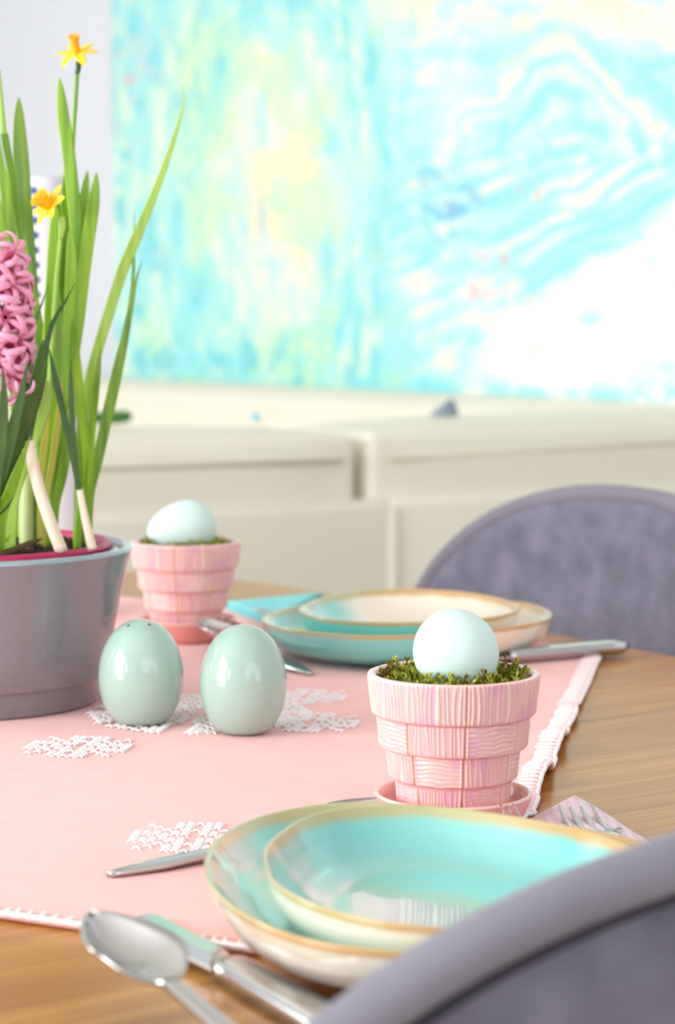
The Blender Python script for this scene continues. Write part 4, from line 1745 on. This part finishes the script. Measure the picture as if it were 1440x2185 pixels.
# left daffodils behind the hyacinth
dl = plant('daffodil', 'tall daffodil clump behind the pink hyacinth at the left edge', 'daffodil', 40, 1.57)
leaf(dl, [(40, 207), (42, 300), (50, 420), (60, 560), (66, 660), (74, 780), (70, 920), (58, 1050)], 1.56, 1.56, 33, M['leaf_mid'], blunt=True, tip=.16)
stalk(dl, [(-4, 150), (4, 240), (9, 290)], 1.55, 1.55, 10, 13, M['leaf_pale'], 'stem', False)
stalk(dl, [(9, 286), (20, 350), (28, 430), (36, 540), (44, 700), (48, 900)], 1.55, 1.56, 17, 20, M['leaf_mid'])
leaf(dl, [(-12, 240), (2, 360), (18, 450), (34, 560), (42, 720), (46, 920)], 1.545, 1.55, 26, M['leaf'], tip=.3)
leaf(dl, [(-14, 380), (4, 480), (20, 600), (30, 760), (40, 940)], 1.54, 1.55, 30, M['leaf'], tip=.3)
leaf(dl, [(52, 500), (64, 600), (82, 720), (88, 820), (80, 960)], 1.55, 1.56, 26, M['leaf'], tip=.3)

# flowering daffodil, the tall one
d1 = plant('daffodil', 'tall daffodil with a yellow flower on top, blooming side on against the white wall', 'daffodil', 78, 1.555)
stalk(d1, [(165, 152), (161, 215), (156, 290), (152, 400), (150, 560), (140, 760), (118, 950)], 1.56, 1.555, 9, 11, M['leaf_mid'])
stalk(d1, [(168, 132), (167, 146), (164, 158)], 1.56, 1.56, 13, 10, M['leaf_dark'], 'seed_capsule', False)
leaf(d1, [(127, 166), (134, 240), (145, 320), (156, 420), (163, 520), (158, 660), (140, 820), (112, 980)], 1.545, 1.55, 27, M['leaf'], tip=.13, blunt=True)
leaf(d1, [(187, 364), (180, 420), (172, 490), (166, 620), (150, 800), (120, 980)], 1.565, 1.56, 24, M['leaf_mid'], tip=.13, blunt=True)
leaf(d1, [(206, 368), (200, 430), (188, 510), (176, 600), (164, 700), (142, 830), (112, 980), (96, 1090)], 1.54, 1.545, 27, M['leaf'], tip=.13, blunt=True)
c1 = pdep(164, 112, 1.558)
daffodil(d1, c1, (-.12, -.42, .9), .0152, .0072, .0118, .0036, math.radians(4), [-.001, .0015, .002, .0, -.006, -.0045])

# second flowering daffodil
d2 = plant('daffodil', 'short daffodil with a yellow flower facing left in front of green leaves', 'daffodil', 84, 1.53)
stalk(d2, [(129, 470), (128, 520), (120, 600), (112, 720), (102, 860), (92, 1000)], 1.525, 1.53, 8, 11, M['leaf_pale'])
stalk(d2, [(120, 425), (127, 445), (131, 462)], 1.52, 1.525, 8, 9, M['leaf'], 'flower_neck', False)
leaf(d2, [(131, 452), (133, 478), (129, 512)], 1.524, 1.525, 15, M['leaf_pale'], 'spathe', tip=.4, ground=False, base_w=.5, flat=.4)
leaf(d2, [(119, 430), (117, 520), (110, 640), (104, 760), (97, 900), (86, 1040)], 1.55, 1.55, 30, M['leaf'], tip=.13, blunt=True)
leaf(d2, [(143, 340), (140, 420), (136, 520), (130, 640), (122, 800), (104, 980)], 1.56, 1.555, 20, M['leaf_mid'], tip=.13, blunt=True)
leaf(d2, [(149, 488), (152, 560), (148, 660), (140, 800), (118, 980)], 1.535, 1.54, 24, M['leaf'], tip=.13, blunt=True)
leaf(d2, [(124, 600), (124, 700), (118, 840), (100, 1000)], 1.53, 1.53, 24, M['leaf'], tip=.3)
leaf(d2, [(134, 800), (126, 880), (112, 980), (96, 1080)], 1.52, 1.525, 14, M['leaf_yellow'], tip=.3)
leaf(d2, [(104, 820), (98, 920), (88, 1020)], 1.52, 1.525, 16, M['leaf_yellow'], tip=.3)
leaf(d2, [(160, 820), (150, 900), (132, 1010), (116, 1080)], 1.54, 1.54, 24, M['leaf'], tip=.3)
stalk(d2, [(62, 930), (58, 1020), (56, 1110)], 1.53, 1.53, 32, 31, M['shoot'], 'blanched_base', True, 14)
stalk(d2, [(84, 1000), (80, 1070), (78, 1120)], 1.535, 1.535, 20, 20, M['shoot'], 'blanched_base', True, 14)
stalk(d2, [(108, 980), (110, 1060), (108, 1120)], 1.545, 1.545, 22, 16, M['leaf_yellow'], 'blanched_base', True, 12)
c2 = pdep(106, 438, 1.515)
daffodil(d2, c2, (-.62, -.52, .48), .0150, .0085, .0100, .0062, math.radians(20), [0, .001, .002, .001, 0, .001])

# clump of leaves at the right
d3 = plant('daffodil', 'flowerless daffodil leaves at the right of the planter, one long leaf arching over the painting', 'daffodil', 172, 1.56)
leaf(d3, [(389, 179), (392, 215), (376, 280), (344, 375), (302, 480), (262, 575), (236, 655), (210, 740), (186, 830), (172, 930), (168, 1040)], 1.56, 1.56, 23, M['leaf_pale'], tip=.35)
leaf(d3, [(287, 455), (285, 520), (283, 600), (270, 690)], 1.60, 1.585, 7, M['leaf_mid'], tip=.5, ground=False)
leaf(d3, [(303, 556), (290, 600), (278, 660), (264, 730), (246, 810), (226, 900), (206, 990), (190, 1060)], 1.575, 1.57, 24, M['leaf_mid'], tip=.42)
leaf(d3, [(216, 738), (208, 800), (198, 880), (192, 960), (186, 1050)], 1.55, 1.56, 18, M['leaf_mid'], tip=.3)
leaf(d3, [(158, 680), (162, 770), (172, 870), (184, 960), (186, 1040)], 1.535, 1.55, 22, M['leaf'], tip=.25)
leaf(d3, [(202, 900), (196, 960), (190, 1030), (184, 1080)], 1.545, 1.55, 12, M['leaf'], tip=.3)
stalk(d3, [(170, 1040), (168, 1090), (165, 1140)], 1.53, 1.53, 20, 17, M['leaf'], 'young_shoot', True, 12)

# thin crocuses with papery sheaths
k1 = plant('crocus', 'leaning crocus with a long papery white sheath and dark leaves in the planter', 'crocus', 110, 1.475)
stalk(k1, [(62, 940), (70, 990), (84, 1045), (104, 1105), (132, 1178)], 1.475, 1.475, 24, 27, M['sheath'], 'sheath', False, 14)
leaf(k1, [(160, 604), (138, 645), (112, 690), (94, 760), (78, 850), (60, 950)], 1.48, 1.475, 15, M['leaf_dark'], tip=.5, ground=False)
leaf(k1, [(103, 608), (92, 640), (78, 680), (62, 740), (56, 830), (56, 940)], 1.485, 1.475, 10, M['leaf_blue'], tip=.4, ground=False)
leaf(k1, [(60, 830), (57, 890), (54, 950)], 1.47, 1.475, 8, M['leaf_dark'], tip=.3, ground=False)
leaf(k1, [(38, 880), (44, 920), (54, 956)], 1.468, 1.475, 14, M['leaf_dark'], tip=.3, ground=False)
k2 = plant('crocus', 'crocus with a short white sheath and dark bent leaf near the planter rim', 'crocus', 190, 1.49)
stalk(k2, [(170, 1045), (178, 1090), (187, 1130), (197, 1172)], 1.485, 1.485, 14, 21, M['sheath'], 'sheath', False, 12)
leaf(k2, [(105, 744), (116, 800), (130, 860), (146, 930), (160, 1000), (172, 1062)], 1.48, 1.485, 14, M['leaf_dark'], tip=.3, ground=False)
leaf(k2, [(151, 770), (151, 830), (154, 900), (160, 970), (168, 1040)], 1.49, 1.487, 11, M['leaf_dark'], tip=.3, ground=False)

# hyacinth
hy = plant('hyacinth', 'pink hyacinth in bloom with broad dark leaves cut by the left edge of the photo', 'hyacinth', 0, 1.49)
leaf(hy, [(92, 726), (84, 790), (68, 860), (40, 930), (14, 1010), (-6, 1090)], 1.455, 1.48, 33, M['leaf_dark'], tip=.22, blunt=True)
leaf(hy, [(60, 768), (46, 840), (26, 920), (6, 1000), (-14, 1080)], 1.445, 1.475, 28, M['leaf_blue'], tip=.35)
leaf(hy, [(6, 780), (8, 860), (0, 950), (-14, 1060)], 1.44, 1.47, 30, M['leaf_blue'], tip=.4)
leaf(hy, [(86, 794), (94, 840), (76, 900), (50, 970), (22, 1060)], 1.50, 1.50, 42, M['leaf_pale'], tip=.25, blunt=True)
leaf(hy, [(66, 930), (46, 980), (24, 1040), (4, 1100)], 1.46, 1.475, 24, M['leaf_mid'], tip=.4)
leaf(hy, [(30, 1060), (14, 1082), (-4, 1100)], 1.45, 1.455, 7, M['leaf_dark'], tip=.5, ground=False)
leaf(hy, [(92, 1148), (66, 1156), (30, 1170), (0, 1180)], 1.50, 1.47, 26, M['dry'], 'dry_leaf', tip=.4, ground=False, wide=(0, 1, .3))
leaf(hy, [(24, 1140), (8, 1152), (-14, 1160)], 1.49, 1.48, 18, M['leaf_mid'], 'lower_leaf', tip=.4, ground=False, wide=(0, 1, .5))
spike_t, spike_b = pdep(-8, 530, 1.475), pdep(-8, 800, 1.475)
stalk(hy, [(-8, 520), (-8, 640), (-8, 800), (-8, 950)], 1.475, 1.475, 14, 22, M['leaf'], 'flower_stem')
tube_me = petal_me = None
nfl = 34
for k in range(nfl):
    t = (k + .5) / nfl
    a = k * 2.39996 + .6
    z = spike_b.z + (spike_t.z - spike_b.z) * t
    out = Vector((math.cos(a), math.sin(a), .35 * (t - .45) * 2.2 - .05 + random.uniform(-.15, .15))).normalized()
    base = Vector((spike_t.x + .003 * math.cos(a), spike_t.y + .003 * math.sin(a), z - .001)) - hy.location
    if tube_me is None:
        v, f = lathe([(.0006, 0), (.0024, .001), (.0030, .005), (.0025, .009), (.0030, .0115), (.0012, .0110)], 14)
        fl = MB().add(v, f).build('floret', M['tube_pink'], hy)
        tube_me = fl.data
    else:
        fl = bpy.data.objects.new('floret', tube_me)
        COL.objects.link(fl)
        fl.parent = hy
    sc = 1.22 - .30 * max(0, t - .7) / .3 + random.uniform(-.06, .06)
    fl.location = base
    fl.scale = (sc,) * 3
    fl.rotation_mode = 'QUATERNION'
    fl.rotation_quaternion = out.to_track_quat('Z', 'Y')
    spin = random.uniform(0, 1)
    for j in range(6):
        if petal_me is None:
            pts = catmull([(.0015, 0, .0098), (.0050, 0, .0142), (.0100, 0, .0150), (.0138, 0, .0120), (.0150, 0, .0080)], 4)
            n = len(pts)
            R = [.0012 + .0009 * math.sin(math.pi * (i / (n - 1)) ** .9) for i in range(n)]
            R[-1] = .0007
            v, f = tube(pts, R, 8, wide=(0, 1, 0), flat=.24, fold=-.35)
            p_ = MB().add(v, f).build('petal', M['petal_pink'], fl)
            petal_me = p_.data
        else:
            p_ = bpy.data.objects.new('petal', petal_me)
            COL.objects.link(p_)
            p_.parent = fl
        p_.rotation_euler = (0, 0, spin + j * math.pi / 3)
# two lower florets drooping below the spike
for (px, py, d, dr) in ((58, 815, 1.482, (.6, -.5, -.35)), (44, 842, 1.462, (.3, -.5, -.8))):
    fl = bpy.data.objects.new('floret', tube_me)
    COL.objects.link(fl)
    fl.parent = hy
    fl.location = pdep(px, py, d) - hy.location - Vector(dr).normalized() * .010
    fl.scale = (.85,) * 3
    fl.rotation_mode = 'QUATERNION'
    fl.rotation_quaternion = Vector(dr).normalized().to_track_quat('Z', 'Y')
    for j in range(6):
        p_ = bpy.data.objects.new('petal', petal_me)
        COL.objects.link(p_)
        p_.parent = fl
        p_.rotation_euler = (0, 0, j * math.pi / 3)
